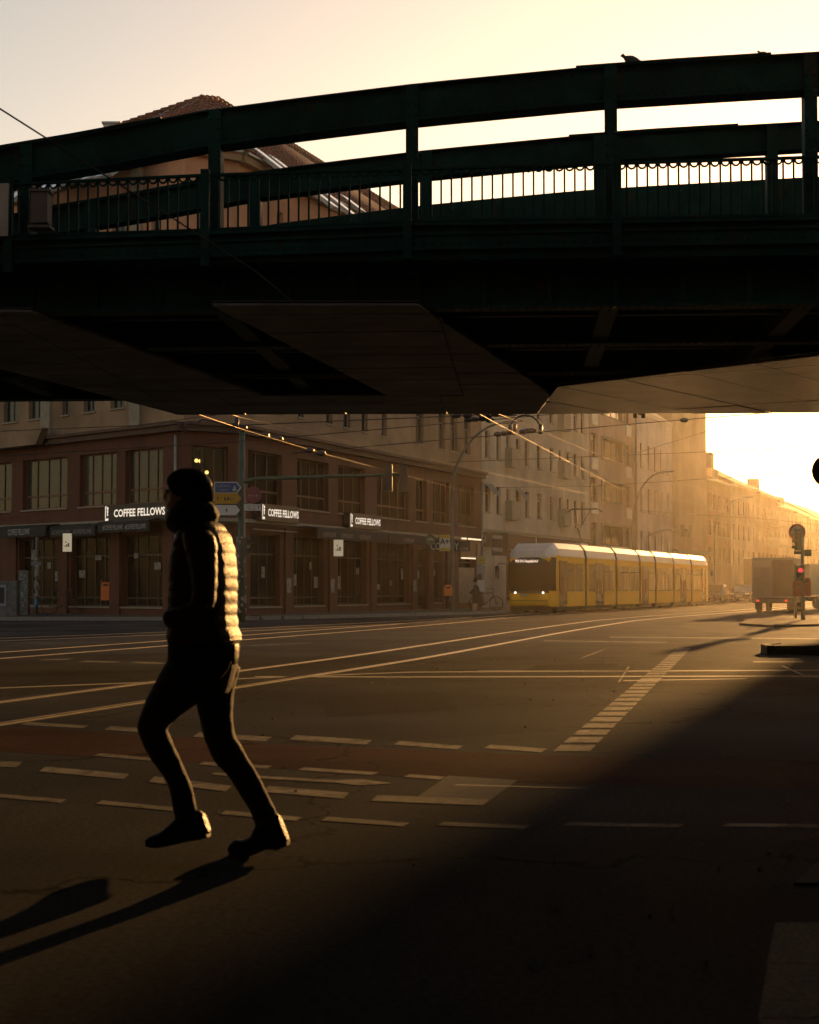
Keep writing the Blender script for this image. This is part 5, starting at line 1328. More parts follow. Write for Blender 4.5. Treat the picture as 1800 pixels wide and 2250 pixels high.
for i in range(7):
    x0, x1 = mods[i] + (0.0 if i == 0 else 0.24), mods[i + 1] - (0.0 if i == 6 else 0.24)
    if i == 0: secs = front + [(x1, 1.2, 0.30, 2.76, 3.38)]
    elif i == 6: secs = [(x0, 1.2, 0.30, 2.76, 3.38)] + [(40.0 - f[0], f[1], f[2], f[3], f[4]) for f in reversed(front)]
    else: secs = [(x0, 1.2, 0.30, 2.76, 3.38), (x1, 1.2, 0.30, 2.76, 3.38)]
    c = part('car_body', MB().loft([tsec(*s, 'body') for s in secs], sm=False), M_ty, tram)
    part('roof_fairing', MB().loft([tsec(*s, 'roof') for s in secs], sm=False), M_tw, c)
    part('roof_edge', MB().box(max(x0, 1.1), min(x1, 38.9), -1.215, -1.19, 2.72, 2.76), M_tw, c)
    part('skirt', MB().box(x0 + 0.3, x1 - 0.3, -1.05, 1.05, 0.12, 0.3), M_tk, c)
for x in mods[1:-1]:
    b = MB()
    for k in range(6):
        xx = x - 0.24 + 0.08 * k; h = 0.0 if k % 2 else 0.03
        b.loft([[(xx + d, -1.17 - h, 0.25), (xx + d, -1.17 - h, 2.75), (xx + d, -1.08 - h, 3.1), (xx + d, -0.86, 3.4 + h), (xx + d, 0.86, 3.4 + h), (xx + d, 1.08 + h, 3.1), (xx + d, 1.17 + h, 2.75), (xx + d, 1.17 + h, 0.25)] for d in (0.0, 0.079)], sm=False)
    part('bellows', b, M_tb, tram)
# windscreen, display, lights
def front_at(z, y):
    # x of the nose surface near the centre line
    return -0.012
ws = MB()
rows_ = [(1.06, 0.0), (1.6, -0.03), (2.2, -0.01), (2.66, 0.05)]
ringf = []
for z, dx in rows_:
    ringf.append([(dx + 0.50, -1.17, z), (dx + 0.10, -1.05, z), (dx - 0.03, -0.9, z), (dx - 0.05, -0.45, z), (dx - 0.06, 0, z), (dx - 0.05, 0.45, z), (dx - 0.03, 0.9, z), (dx + 0.10, 1.05, z), (dx + 0.5, 1.17, z)])
ws.loft(ringf, cap=False, closed=False)
wso = part('windscreen', ws, M_tg, tram)
part('windscreen_surround', MB().loft([[(0.02 - 0.07, -0.95, z), (0.02 - 0.09, 0, z), (0.02 - 0.07, 0.95, z), (0.3, 0.95, z), (0.3, -0.95, z)] for z in (0.96, 1.06)], sm=False), M_black, tram)
me = text_mesh('M10 S+U Hauptbahnhof', 0.13, mat('display_amber', (0.5, 0.4, 0.3), 0.5, emit=(1.0, 0.75, 0.62), estr=1.0), xs=0.62)
for v in me.vertices: v.co = Vector((v.co.z * 0.0, -v.co.x, v.co.z))
o = link('destination_display', me, tram, (-0.075, 0.12, 2.42))
M_head = mat('headlight_lit', (0.9, 0.9, 0.9), 0.3, emit=(1.0, 0.9, 0.85), estr=1.3)
for y in (-0.86, 0.86): part('headlight', MB().ball((-0.09, y * 0.8, 0.98), 0.055, 8), M_head, tram)
part('top_light', MB().ball((0.28, -0.1, 2.93), 0.07, 8), mat('top_lamp', (0.8, 0.7, 0.4), 0.4, emit=(1, 0.8, 0.4), estr=1.5), tram)
part('bumper_seam', MB().loft([[(-0.012 + 0.0, -0.9, z), (-0.02, 0, z), (-0.012, 0.9, z), (0.1, 0.9, z), (0.1, -0.9, z)] for z in (0.6, 0.62)], sm=False), M_tk, tram)
part('number_plate', MB().box(-0.03, 0.0, 0.1, 0.45, 0.83, 0.9), M_signwhite, tram)
part('mirror', MB().box(-0.12, 0.06, 1.55, 1.68, 1.65, 2.25).tube([(0.2, 1.15, 2.4), (0.0, 1.6, 2.35), (0.0, 1.6, 2.2)], 0.02, 6), M_black, tram)
part('mirror', MB().box(39.7, 39.95, -1.45, -1.3, 2.0, 2.4).tube([(39.6, -1.1, 2.5), (39.85, -1.38, 2.4)], 0.02, 6), M_black, tram)
part('aerial', MB().tube([(1.5, 0.1, 3.36), (1.5, 0.1, 3.7)], 0.02, 6), M_tw, tram)
# side windows and doors: frame, panes
def twin(x0, x1, z0=1.08, z1=2.42, n=1):
    w = part('side_window', MB().box(x0, x1, -1.206, -1.195, z0, z1), M_tg, tram)
    b = MB().box(x0, x1, -1.212, -1.2065, z0 - 0.04, z0 - 0.005).box(x0, x1, -1.210, -1.2065, z1 - 0.36, z1 - 0.33)
    for k in range(1, n): b.box(x0 + (x1 - x0) * k / n - 0.025, x0 + (x1 - x0) * k / n + 0.025, -1.214, -1.2061, z0, z1)
    part('window_bar', b, M_metal, w)
def tdoor(x0, x1, n=2):
    d = part('door', MB().box(x0, x1, -1.209, -1.19, 0.38, 2.5), M_tg, tram)
    b = MB()
    for k in range(n + 1): 
        xx = x0 + (x1 - x0) * k / n; b.box(xx - 0.03, xx + 0.03, -1.216, -1.2095, 0.38, 2.5)
    b.box(x0, x1, -1.215, -1.2095, 0.5, 0.55); b.box(x0, x1, -1.218, -1.19, 0.3, 0.36)
    part('door_frame', b, M_metal, d)
    h = MB()
    for k in range(n): 
        xx = x0 + (x1 - x0) * (k + 0.5) / n; h.tube([(xx, -1.225, 0.9), (xx, -1.225, 1.7)], 0.018, 6)
    part('grab_rail', h, M_orange_bin, d)
tdoor(0.95, 2.3, 1); twin(2.45, 3.85); twin(4.0, 5.4)
twin(6.6, 7.9); tdoor(8.0, 9.7); twin(9.85, 11.9, n=2)
twin(13.1, 15.3, n=2); twin(15.6, 17.9, n=2)
tdoor(18.8, 20.4); twin(20.6, 22.1)
twin(23.0, 25.0, n=2); twin(25.2, 27.2, n=2)
twin(28.3, 29.6); tdoor(29.8, 31.6); twin(31.8, 33.1)
twin(34.0, 36.6, n=2); tdoor(36.9, 38.2, 1)
for x in (1.9, 3.6, 14.6, 16.4, 24.2, 26.0, 36.0, 37.7):
    for y in (-0.72, 0.72): part('wheel', MB().extr([(x + 0.3 * math.cos(a), 0.3 + 0.29 * math.sin(a)) for a in [2 * math.pi * k / 16 for k in range(16)]], y - 0.07, y + 0.07), M_tk, tram)
for a_, c_ in ((13.4, 17.4), (23.4, 27.0), (7.0, 8.4)): part('roof_equipment', MB().box(a_, c_, -0.7, 0.7, 3.385, 3.5), M_tw, tram)
pb = MB(); px_ = 9.3
pb.tube([(px_ + 0.7, 0, 3.4), (px_ - 0.35, 0, 4.35)], 0.045, 6); pb.tube([(px_ - 0.35, -0.12, 4.35), (px_ + 1.1, -0.35, 5.4)], 0.03, 6); pb.tube([(px_ - 0.35, 0.12, 4.35), (px_ + 1.1, 0.35, 5.4)], 0.03, 6)
pb.tube([(px_ + 0.7, -0.4, 3.42), (px_ + 0.7, 0.4, 3.42)], 0.05, 6)
pa = part('pantograph', pb, M_black, tram)
part('collector_bow', MB().tube([(px_ + 1.1, -0.95, 5.25), (px_ + 1.1, -0.7, 5.43), (px_ + 1.1, 0.7, 5.43), (px_ + 1.1, 0.95, 5.25)], 0.035, 6).tube([(px_ + 0.8, -0.75, 5.38), (px_ + 0.8, 0.75, 5.38)], 0.025, 6), M_black, pa)

# ================================================================== vehicles
def car(name, label, px, pyb, rz, colm, W=1.78, L=4.3, H=1.46, big=False, light=None, cat='car'):
    g = gnd(px, pyb); t = thing(name, label, cat, (g.x, g.y, 0), rz)
    hw = W / 2
    # local: front towards -x
    sec = [(-L / 2, 0.35, 0.62, 0.86), (-L / 2 + 0.15, 0.25, 0.78, 0.94), (-L * 0.26, 0.22, 0.95, 1.0), (-L * 0.05, 0.22, 0.98, 1.0), (L * 0.25, 0.22, 1.0, 1.0), (L / 2 - 0.2, 0.25, 0.98, 0.96), (L / 2, 0.4, 0.85, 0.88)]
    k = H / 1.46
    def rr(x, zb, zt, f): return [(x, -hw * f, zb * k + 0.05), (x, -hw * f, zb * k + 0.3), (x, -hw * f * 0.96, zt * k), (x, hw * f * 0.96, zt * k), (x, hw * f, zb * k + 0.3), (x, hw * f, zb * k + 0.05)]
    body = part('body', MB().loft([rr(*s) for s in sec], sm=False), colm, t)
    cab = [(-L * 0.24, 0.96, 0.0), (-L * 0.07, 1.38, 0.84), (0.05, 1.46, 0.84), (L * 0.25, 1.42, 0.83), (L * 0.42 if not big else L * 0.46, 0.98 if not big else 1.1, 0.80)]
    def cr(x, zt, f): 
        f2 = 0.80 if f == 0 else f
        return [(x, -hw * 0.94, 0.95 * k), (x, -hw * f2, max(zt, 0.97) * k), (x, hw * f2, max(zt, 0.97) * k), (x, hw * 0.94, 0.95 * k)]
    part('cabin_glass', MB().loft([cr(*c) for c in cab], sm=False), mat('car_glass', (0.012, 0.012, 0.012), 0.06, 0.1, 1.0, spec=0.8), t)
    part('roof', MB().loft([[(x, -hw * 0.84, z * k), (x, -hw * 0.8, (z + 0.035) * k), (x, hw * 0.8, (z + 0.035) * k), (x, hw * 0.84, z * k)] for x, z in ((-L * 0.07, 1.38), (0.05, 1.455), (L * 0.25, 1.415), (L * 0.36, 1.3))], sm=False), colm, t)
    for x in (-L * 0.31, L * 0.30):
        for y in (-hw + 0.1, hw - 0.1):
            w = part('wheel', MB().extr([(x + 0.32 * math.cos(a), 0.32 + 0.32 * math.sin(a)) for a in [2 * math.pi * j / 16 for j in range(16)]], y - 0.1, y + 0.1), M_rubber, t)
            part('rim', MB().extr([(x + 0.2 * math.cos(a), 0.32 + 0.2 * math.sin(a)) for a in [2 * math.pi * j / 12 for j in range(12)]], y - 0.105, y + 0.105), M_metal, w)
    for y in (-hw * 0.72, hw * 0.72):
        part('headlight', MB().box(-L / 2 - 0.01, -L / 2 + 0.18, y - 0.17, y + 0.17, 0.64 * k, 0.78 * k), light or mat('lamp_glass', (0.5, 0.5, 0.48), 0.1), t)
        part('door_mirror', MB().box(-L * 0.18, -L * 0.14, (hw + 0.02) * (1 if y > 0 else -1) - 0.08, (hw + 0.02) * (1 if y > 0 else -1) + 0.08, 0.98 * k, 1.12 * k), colm, t)
    part('grille', MB().box(-L / 2 - 0.015, -L / 2 + 0.1, -hw * 0.45, hw * 0.45, 0.42 * k, 0.6 * k), M_black, t)
    part('number_plate', MB().box(-L / 2 - 0.025, -L / 2 - 0.016, -0.26, 0.26, 0.44 * k, 0.55 * k), M_signwhite, t)
    return t
M_car1 = mat('dark_car_paint', (0.012, 0.012, 0.013), 0.18, 0.1, coat=0.8); M_car2 = mat('grey_car_paint', (0.05, 0.05, 0.052), 0.18, 0.1, coat=0.8); M_car3 = mat('silver_car_paint', (0.3, 0.3, 0.3), 0.25, 0.1, coat=0.6)
RZC = math.atan2(0.93, 0.37)
car('parked_car', 'dark car right behind the tram with its windscreen catching the sun', 1572, 1323, RZC, M_car1)
car('dark_car', 'dark car second from the tram, half hidden by its neighbours', 1603, 1319, RZC, M_car1)
car('grey_car', 'grey car facing the viewer next to the box truck', 1636, 1322.5, RZC, M_car2)
car('tall_van', 'tall grey van behind the grey car beside the box truck', 1645, 1317, RZC, M_car2, W=1.95, L=4.9, H=2.35, big=True, cat='van')
# box truck seen from behind
g = gnd(1700, 1346)
tk = thing('box_truck', 'grey box truck seen from behind with glowing tail lights', 'truck', (g.x, g.y, 0), -R(18))
M_tk1 = mat('truck_door', (0.12, 0.10, 0.08), 0.7, 0.2, 2.0); M_tk2 = mat('truck_door_grimy', (0.05, 0.04, 0.032), 0.8, 0.35, 2.0); M_tk3 = mat('truck_box', (0.17, 0.15, 0.125), 0.7, 0.15, 2.0)
hw = 1.02
part('cargo_box', MB().box(-hw, hw, 0.0, 4.2, 0.74, 2.66), M_tk3, tk)
part('rear_door', MB().box(-hw + 0.05, -0.08, -0.04, -0.005, 0.8, 2.58), M_tk1, tk); part('rear_door', MB().box(-0.04, hw - 0.05, -0.04, -0.005, 0.8, 2.58), M_tk2, tk)
part('door_frame', MB().box(-hw, hw, -0.03, -0.001, 2.59, 2.68).box(-hw, -hw + 0.04, -0.03, -0.001, 0.74, 2.59).box(hw - 0.04, hw, -0.03, -0.001, 0.74, 2.59).box(-hw, hw, -0.05, -0.001, 0.70, 0.79), M_metal, tk)
part('upper_panel', MB().box(-hw + 0.08, -0.1, -0.046, -0.041, 2.22, 2.55), M_tk3, tk)
part('chassis', MB().box(-0.85, 0.85, 0.0, 6.0, 0.45, 0.68).box(-1.0, 1.0, -0.05, 0.1, 0.45, 0.66), M_tk, tk)
part('cab', MB().loft([[(-0.95, y, 0.5), (0.95, y, 0.5), (0.9, y, z), (-0.9, y, z)] for y, z in ((4.35, 2.2), (5.4, 2.25), (6.0, 1.4), (6.2, 1.2))], sm=False), M_tk3, tk)
for y in (0.9, 5.3):
    for x in (-0.78, 0.78): part('wheel', MB().extr([(y + 0.37 * math.cos(a), 0.37 + 0.37 * math.sin(a)) for a in [2 * math.pi * j / 16 for j in range(16)]], -0.12, 0.12), M_rubber, tk, (x, 0, 0), 0)
for o in [c for c in tk.children if c.name.startswith('wheel')]:
    o.rotation_euler = (0, 0, R(90))
M_tail = mat('tail_lamp', (0.4, 0.03, 0.02), 0.4, emit=(1.0, 0.12, 0.06), estr=0.4)
for x in (-0.75, 0.62): part('tail_light', MB().box(x - 0.07, x + 0.07, -0.06, -0.045, 0.53, 0.63), M_tail, tk)
for a_ in (-0.95, 0.6): part('mud_flap', MB().box(a_, a_ + 0.35, 0.47, 0.49, 0.15, 0.5), M_rubber, tk)
g = gnd(1795, 1338)
t = thing('flatbed_truck', 'second truck with a lower pale box and flat bed at the right edge', 'truck', (g.x - 0.1, g.y, 0), -R(62))
part('cargo_box', MB().box(-1.0, 1.0, -1.2, 1.6, 0.8, 2.55), M_tk3, t); part('bed', MB().box(-1.0, 1.0, 1.62, 5.0, 0.72, 0.86), M_tk, t)
part('side_board', MB().box(-1.02, -0.98, 1.62, 5.0, 0.86, 1.9), M_tk1, t)
part('chassis', MB().box(-0.8, 0.8, -1.2, 5.2, 0.45, 0.7), M_tk, t)
for y in (-0.5, 3.9):
    for x in (-0.85, 0.85):
        o = part('wheel', MB().extr([(y + 0.36 * math.cos(a), 0.36 + 0.36 * math.sin(a)) for a in [2 * math.pi * j / 16 for j in range(16)]], -0.12, 0.12), M_rubber, t, (x, 0, 0)); o.rotation_euler = (0, 0, R(90))
# dark skip-like hut far behind the cars
g = gnd(1600, 1322); 
t = thing('site_hut', 'dark hoarding hut beyond the parked cars in the haze', 'hut', (xat(1590, 170), 170, 0), R(15))
part('wall', MB().box(0, 3.6, 0, 2.5, 0, 4.1), M_frame_dark, t); part('roof', MB().box(-0.1, 3.7, -0.1, 2.6, 4.1, 4.25), M_zinc, t)
# ================================================================== people
def smooth_rows(rows, n):
    # Catmull-Rom through rows of equal-length tuples
    out = []
    for i in range(len(rows) - 1):
        p0 = rows[max(i - 1, 0)]; p1 = rows[i]; p2 = rows[i + 1]; p3 = rows[min(i + 2, len(rows) - 1)]
        for k in range(n):
            t = k / n
            out.append(tuple(0.5 * (2 * b + (c - a) * t + (2 * a - 5 * b + 4 * c - d) * t * t + (3 * b - a - 3 * c + d) * t ** 3) for a, b, c, d in zip(p0, p1, p2, p3)))
    out.append(rows[-1]); return out
def limb(mb, rows, Yc, n=6, seg=20, puff=0.0, period=1, power=2.2, origin=(0, 0, 0), noise=0.0):
    """rows: front px, front py, back px, back py, half depth in m. A closed tube through them in the plane Y=Yc."""
    rows = smooth_rows([tuple(map(float, r)) for r in rows], n); rings = []; acc = 0.0; prev = None
    for r in rows:
        F = Vector((xat(r[0], Yc, r[1]), Yc, zat(r[1], Yc))); B = Vector((xat(r[2], Yc, r[3]), Yc, zat(r[3], Yc)))
        c = (F + B) / 2; a = (B - F) / 2; d = r[4]
        if prev is not None: acc += (c - prev).length
        prev = c
        m = 1.0
        if puff: m = 1 - puff + puff * abs(math.sin(math.pi * acc / period)) ** 0.5
        ring_ = []
        for j in range(seg):
            th = 2 * math.pi * j / seg; co, si = math.cos(th), math.sin(th)
            e = 2 / power
            wv = 1 + noise * math.sin(9.0 * acc * 6 + 3 * th) * math.sin(4 * th + acc * 31)
            p = c + a * (m * wv * math.copysign(abs(co) ** e, co)) + Vector((0, 1, 0)) * (d * m * wv * math.copysign(abs(si) ** e, si))
            ring_.append(p - Vector(origin))
        rings.append(ring_)
    mb.loft(rings)
    return mb
def merged(mbs, name, m, voxel=0.012, smooth=2):
    me = mbs.mesh(name + '_raw', m); o = bpy.data.objects.new(name, me); COL.objects.link(o)
    rm = o.modifiers.new('r', 'REMESH'); rm.mode = 'VOXEL'; rm.voxel_size = voxel
    sm = o.modifiers.new('s', 'SMOOTH'); sm.iterations = smooth; sm.factor = 0.5
    dg = bpy.context.evaluated_depsgraph_get(); dg.update()
    out = bpy.data.meshes.new_from_object(o.evaluated_get(dg)); bpy.data.objects.remove(o, do_unlink=True)
    out.name = name
    out.materials.clear(); out.materials.append(m)
    out.polygons.foreach_set('use_smooth', [True] * len(out.polygons))
    return out

YM = 7.65; YL = 7.56; YR = 7.74
PO = Vector((xat(430, YM), YM, 0.0))
man = thing('person', 'person in black beanie, snood and puffer jacket striding left across the road', 'person', PO, R(-9))
M_skin = mat('skin', (0.48, 0.31, 0.24), 0.55, 0.1, 8)
M_puff = mat('puffer_nylon', (0.060, 0.044, 0.027), 0.55, 0.2, 12, 0.4, 55, spec=0.06)
M_denim = mat('dark_trousers', (0.030, 0.030, 0.032), 0.85, 0.3, 30, 0.3, 200, spec=0.2)
M_knit = mat('black_knit', (0.018, 0.018, 0.018), 0.95, 0.4, 60, 0.8, 220, spec=0.15)
M_snood = mat('black_snood', (0.032, 0.030, 0.028), 0.75, 0.4, 60, 0.8, 160, spec=0.2, sheen=0.05)
M_leather = mat('black_leather', (0.022, 0.021, 0.020), 0.5, 0.3, 10, 0.3, 60, spec=0.07)
M_sole = mat('boot_sole', (0.035, 0.03, 0.024), 0.7)
# body: head, neck, torso, legs and hands as one surface
b = MB()
limb(b, [(402, 1130, 452, 1128, .035), (385, 1122, 452, 1118, .045), (370, 1117, 454, 1108, .058), (364, 1108, 459, 1098, .066), (366, 1098, 464, 1086, .072), (368, 1082, 467, 1074, .076), (365, 1068, 467, 1062, .078), (370, 1052, 460, 1050, .074), (388, 1038, 446, 1038, .056), (410, 1033, 428, 1033, .02)], YM, 4, 20, power=2.0, origin=PO)
limb(b, [(376, 1074, 370, 1074, .010), (372, 1082, 360, 1078, .013), (372, 1093, 355, 1091, .017), (374, 1100, 358, 1097, .018), (378, 1103, 366, 1102, .012)], YM, 3, 12, origin=PO)       # nose
limb(b, [(376, 1104, 362, 1102, .020), (378, 1110, 361, 1107, .024), (380, 1116, 364, 1113, .022)], YM, 3, 12, origin=PO)      # lips
limb(b, [(385, 1118, 367, 1115, .022), (390, 1126, 370, 1124, .026), (398, 1132, 378, 1130, .018)], YM, 3, 12, origin=PO)      # chin
for yy in (-0.072, 0.072): limb(b, [(420, 1078, 434, 1076, .008), (418, 1088, 436, 1086, .012), (422, 1098, 432, 1098, .008)], YM + yy, 3, 10, origin=PO)   # ears
limb(b, [(408, 1120, 452, 1112, .055), (404, 1150, 462, 1140, .06), (400, 1175, 475, 1160, .12), (400, 1230, 496, 1220, .16), (396, 1320, 496, 1320, .14), (394, 1420, 498, 1415, .13), (394, 1480, 490, 1480, .11)], YM, 5, 20, origin=PO)
limb(b, [(385, 1490, 460, 1510, .07), (350, 1540, 390, 1560, .055), (322, 1600, 358, 1600, .045), (352, 1680, 388, 1675, .04), (392, 1770, 424, 1768, .034), (398, 1815, 440, 1805, .038)], YL, 5, 16, origin=PO)
limb(b, [(435, 1490, 500, 1485, .07), (440, 1552, 490, 1550, .06), (458, 1622, 500, 1618, .05), (506, 1697, 544, 1690, .042), (556, 1790, 590, 1780, .034), (570, 1820, 606, 1800, .038)], YR, 5, 16, origin=PO)
for sgn in (-1, 1):
    yy = YM + sgn * 0.23
    limb(b, [(435, 1190, 468, 1180, .04), (450, 1250, 480, 1250, .038), (458, 1318, 478, 1318, .034), (430, 1340, 436, 1362, .028), (405, 1346, 410, 1366, .022), (388, 1352, 392, 1372, .02)], yy, 4, 12, origin=PO)
    for k in range(4):        # fingers, curled inside the pocket
        f0 = 392 - 2 * k
        limb(b, [(f0, 1354 + 5 * k, f0 + 2, 1360 + 5 * k, .006), (f0 - 14 + 3 * k, 1360 + 5 * k, f0 - 13 + 3 * k, 1366 + 5 * k, .006), (f0 - 17 + 3 * k, 1370 + 5 * k, f0 - 12 + 3 * k, 1373 + 5 * k, .005)], yy + sgn * 0.0, 3, 8, origin=PO)
part('body', merged(b, 'body', M_skin, 0.009, 3), None, man)
for yy in (-0.031, 0.031):
    e = Vector((xat(368, YM), YM + yy, zat(1080, YM))) - PO
    part('eye', MB().ball(e, 0.011, 8), mat('eye_white', (0.5, 0.48, 0.45), 0.3), man)
# jacket
b = MB()
T = [(404, 1158, 466, 1142, .11), (398, 1172, 482, 1152, .16), (392, 1190, 496, 1172, .195), (387, 1215, 506, 1198, .215), (383, 1245, 511, 1235, .222), (381, 1280, 513, 1275, .222), (379, 1320, 513, 1320, .218), (377, 1355, 514, 1355, .212), (376, 1385, 519, 1384, .21), (375, 1410, 525, 1406, .205), (392, 1415, 508, 1411, .16)]
limb(b, T, YM, 9, 40, puff=0.045, period=0.052, power=3.0, noise=0.012, origin=PO)
jk = part('jacket', b, M_puff, man)
for p_ in jk.data.polygons: p_.use_smooth = True
for sgn in (-1, 1):
    b = MB(); yy = YM + sgn * 0.225
    limb(b, [(418, 1172, 480, 1166, .07), (422, 1195, 494, 1188, .085), (432, 1230, 496, 1226, .082), (440, 1270, 496, 1268, .078), (442, 1300, 494, 1302, .074), (436, 1322, 488, 1336, .07), (420, 1330, 462, 1360, .066), (402, 1334, 425, 1372, .06), (384, 1340, 398, 1376, .056), (376, 1348, 384, 1374, .04)], yy, 9, 28, puff=0.045, period=0.052, noise=0.015, power=2.1, origin=PO)
    part('sleeve', b, M_puff, jk)
b = MB(); limb(b, [(380, 1398, 518, 1396, .195), (375, 1412, 523, 1409, .20), (374, 1428, 524, 1424, .20), (374, 1452, 522, 1446, .19)], YM, 4, 36, power=2.3, origin=PO); part('jacket_hem', b, M_knit, jk)
b = MB(); limb(b, [(500, 1416, 530, 1414, .05), (503, 1425, 532, 1421, .06), (503, 1448, 530, 1452, .06), (508, 1458, 524, 1460, .045)], YM - 0.1, 3, 16, power=3.5, origin=PO); part('hip_pouch', b, M_leather, man)
b = MB().tube([Vector((xat(p[0], YM - 0.2, p[1]), YM - 0.17, zat(p[1], YM - 0.2))) - PO for p in ((520, 1452), (512, 1470), (500, 1485), (484, 1496))], 0.008, 6); part('pouch_strap', b, mat('strap_webbing', (0.025, 0.024, 0.022), 0.9, spec=0.05), man)
# trousers
b = MB()
limb(b, [(376, 1425, 519, 1425, .165), (370, 1455, 520, 1458, .17), (362, 1480, 515, 1482, .17), (372, 1505, 508, 1505, .155), (388, 1525, 500, 1525, .13)], YM, 6, 28, power=2.4, origin=PO)
limb(b, [(368, 1458, 500, 1490, .115), (347, 1500, 462, 1532, .108), (328, 1536, 418, 1562, .098), (312, 1572, 382, 1590, .086), (306, 1597, 371, 1604, .078), (312, 1620, 378, 1620, .072), (324, 1645, 388, 1642, .07), (337, 1668, 398, 1662, .068), (357, 1695, 414, 1700, .064), (375, 1720, 427, 1728, .060), (382, 1747, 433, 1750, .058), (387, 1772, 438, 1772, .058), (390, 1788, 441, 1786, .056)], YL, 7, 24, origin=PO, noise=0.04)
limb(b, [(415, 1470, 522, 1465, .115), (424, 1510, 510, 1510, .108), (428, 1551, 506, 1550, .096), (435, 1585, 505, 1580, .086), (443, 1620, 511, 1618, .08), (450, 1636, 522, 1632, .076), (458, 1656, 530, 1646, .072), (472, 1678, 540, 1664, .068), (496, 1702, 557, 1690, .064), (521, 1740, 578, 1730, .06), (543, 1772, 595, 1762, .058), (552, 1792, 603, 1776, .058), (556, 1806, 606, 1788, .057)], YR, 7, 24, origin=PO, noise=0.025)
part('trousers', merged(b, 'trousers', M_denim, 0.010, 2), None, man)
# turned-up cuffs and socks
for rows, yy in (([(389, 1786, 441, 1783, .06), (392, 1800, 442, 1796, .06)], YL), ([(555, 1800, 606, 1783, .06), (560, 1816, 610, 1797, .06)], YR)):
    b = MB(); limb(b, rows, yy, 3, 22, origin=PO); part('cuff', b, mat('pale_cuff', (0.055, 0.06, 0.065), 0.85, 0.3, 40), man)
# boots
def boot(rows, sole, yy):
    b = MB(); limb(b, rows, yy, 5, 20, power=2.6, origin=PO); o = part('boot', b, M_leather, man)
    s = MB(); limb(s, sole, yy, 4, 20, power=4, origin=PO); part('sole', s, M_sole, o)
    return o
boot([(470, 1826, 455, 1786, .03), (465, 1833, 444, 1780, .042), (448, 1838, 420, 1780, .046), (428, 1843, 398, 1792, .046), (402, 1850, 378, 1812, .044), (375, 1856, 357, 1829, .048), (350, 1860, 340, 1836, .05), (332, 1860, 328, 1842, .04), (325, 1856, 324, 1848, .02)],
     [(468, 1838, 466, 1824, .034), (452, 1843, 450, 1832, .044), (424, 1848, 424, 1840, .042), (395, 1855, 396, 1848, .044), (355, 1863, 356, 1857, .052), (326, 1861, 327, 1855, .03)], YL)
boot([(633, 1842, 611, 1788, .03), (626, 1848, 598, 1782, .042), (606, 1854, 570, 1792, .046), (588, 1858, 556, 1812, .046), (566, 1866, 546, 1834, .045), (545, 1872, 530, 1842, .048), (522, 1876, 514, 1842, .05), (504, 1874, 502, 1850, .04), (497, 1868, 497, 1856, .02)],
     [(632, 1852, 632, 1838, .034), (610, 1862, 610, 1850, .044), (585, 1862, 586, 1854, .042), (560, 1873, 560, 1864, .045), (530, 1880, 528, 1873, .052), (500, 1880, 500, 1872, .03)], YR)
# snood and beanie
b = MB()
limb(b, [(402, 1092, 448, 1094, .074), (382, 1110, 464, 1104, .092), (368, 1126, 474, 1114, .10), (364, 1142, 480, 1126, .108), (368, 1158, 480, 1138, .112), (384, 1172, 474, 1150, .112), (402, 1180, 462, 1158, .10)], YM, 6, 30, power=2.3, origin=PO, noise=0.03)
part('snood', b, M_snood, man)
b = MB()
limb(b, [(378, 1086, 455, 1106, .082), (370, 1070, 468, 1101, .09), (366, 1058, 471, 1089, .094), (368, 1050, 470, 1076, .094), (374, 1042, 464, 1060, .09), (384, 1035, 455, 1046, .078), (396, 1030, 444, 1036, .056), (408, 1028, 432, 1030, .025)], YM, 6, 28, power=2.2, origin=PO, noise=0.01)
part('beanie', b, M_knit, man)

# person pushing a bicycle on the pavement by the tram stop
g = gnd(1044, 1347); Yc = g.y + 0.3
bicycle('pushed_bicycle', 'dark bicycle held by the person waiting beside the tram', (xat(1068, Yc), Yc, 0.12), R(14))
Yc -= 0.45
p2 = thing('person', 'distant person in dark coat holding a bicycle beside the tram stop', 'person', (xat(1045, Yc), Yc, 0.12))
PO2 = Vector((xat(1045, Yc), Yc, 0.12))
b = MB()
limb(b, [(1041, 1283, 1048, 1284, .05), (1040, 1277, 1049, 1277, .075), (1041, 1272, 1048, 1272, .06), (1044, 1270, 1046, 1270, .02)], Yc, 3, 14, origin=PO2)
limb(b, [(1042, 1288, 1047, 1288, .05), (1042, 1280, 1047, 1280, .05)], Yc, 2, 12, origin=PO2)
for dx, yy in ((-2.5, 0.0), (3, 0.1)):
    limb(b, [(1042 + dx, 1312, 1049 + dx, 1312, .09), (1041 + dx, 1328, 1047 + dx, 1328, .07), (1040 + dx, 1343, 1045 + dx, 1343, .05), (1036 + dx, 1346, 1044 + dx, 1346, .05)], Yc + yy, 3, 12, origin=PO2)
limb(b, [(1040, 1290, 1046, 1288, .05), (1036, 1298, 1040, 1299, .045), (1031, 1303, 1034, 1305, .04), (1029, 1303, 1030, 1306, .03)], Yc - 0.15, 3, 10, origin=PO2)
part('body', merged(b, 'body', M_skin, 0.02, 2), None, p2)
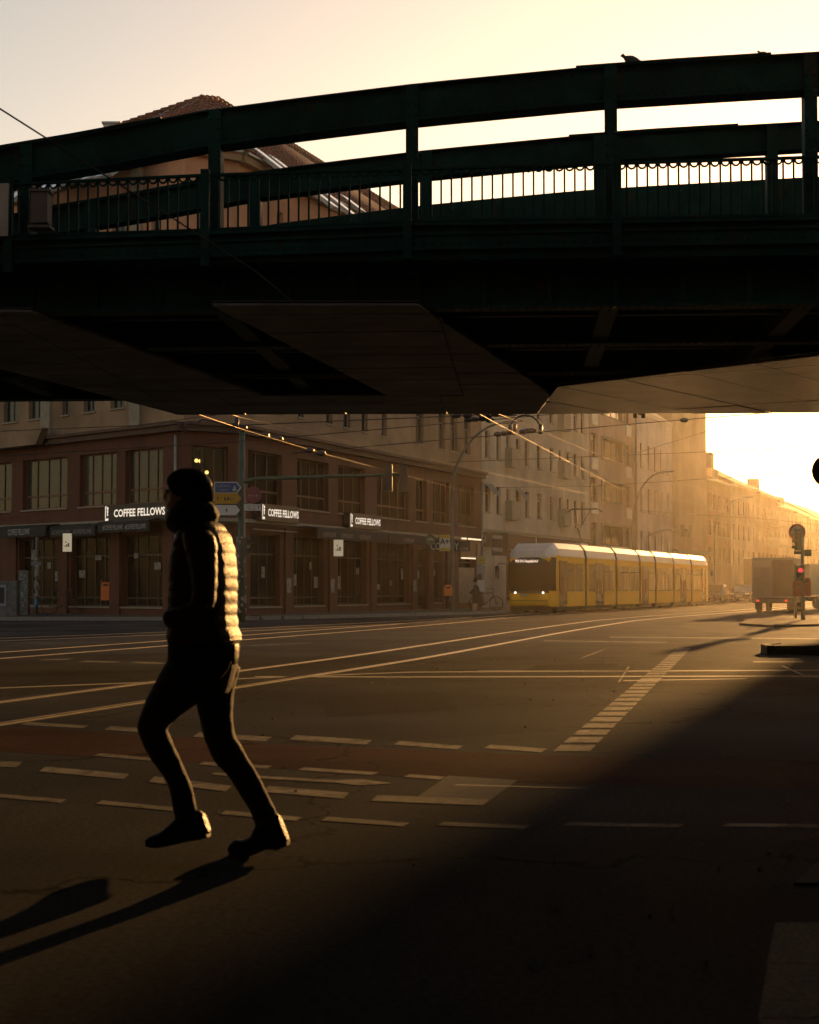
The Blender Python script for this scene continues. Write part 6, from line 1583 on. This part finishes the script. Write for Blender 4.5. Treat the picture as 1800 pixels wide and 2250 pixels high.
M_coat2 = mat('dark_coat', (0.03, 0.03, 0.028), 0.8)
b = MB(); limb(b, [(1041, 1286, 1048, 1285, .12), (1039, 1290, 1052, 1289, .2), (1038, 1302, 1055, 1302, .22), (1038, 1318, 1055, 1318, .22), (1039, 1326, 1054, 1326, .2)], Yc, 4, 18, origin=PO2)
limb(b, [(1041, 1290, 1048, 1289, .08), (1036, 1298, 1043, 1299, .07), (1031, 1302, 1036, 1306, .06)], Yc - 0.17, 4, 12, origin=PO2); part('coat', merged(b, 'coat', M_coat2, 0.02, 1), None, p2)
b = MB(); limb(b, [(1040, 1279, 1049, 1280, .085), (1041, 1272, 1049, 1272, .08), (1044, 1269, 1046, 1269, .03)], Yc, 3, 14, origin=PO2); part('cap', b, M_knit, p2)

# ================================================================== litter and haze
b = MB()
for k in range(120):
    x, y = random.uniform(-1.5, 3.5), random.uniform(5.0, 34)
    if random.random() < 0.4: x, y = random.uniform(0.2, 2.2), random.uniform(5.0, 9.0)
    if abs(x) > 0.25 * y: continue
    s_ = random.uniform(0.0015, 0.0045) * (1 + y * 0.03); a = random.uniform(0, 3.14)
    p = [(x + s_ * r * math.cos(a + t), y + s_ * r * math.sin(a + t)) for t, r in ((0, 1.6), (1.4, 0.8), (3.0, 1.4), (4.5, 0.7))]
    b.prism(p, 0.0, 0.012)
o = part('litter', b, mat('litter_scrap', (0.2, 0.185, 0.16), 0.9, 0.5, 20, spec=0.1), None); o['kind'] = 'stuff'

hz = MB().box(-175, 385, -45, 725, -1.0, 26.0)
m = bpy.data.materials.new('haze_air'); m.use_nodes = True; nt = m.node_tree; nt.nodes.clear()
out = nt.nodes.new('ShaderNodeOutputMaterial'); pv = nt.nodes.new('ShaderNodeVolumePrincipled')
pv.inputs['Color'].default_value = (1.0, 0.93, 0.80, 1); pv.inputs['Density'].default_value = HAZE_D; pv.inputs['Anisotropy'].default_value = HAZE_G
nt.links.new(pv.outputs[0], out.inputs['Volume'])
o = part('haze', hz, m, None); o['kind'] = 'stuff'
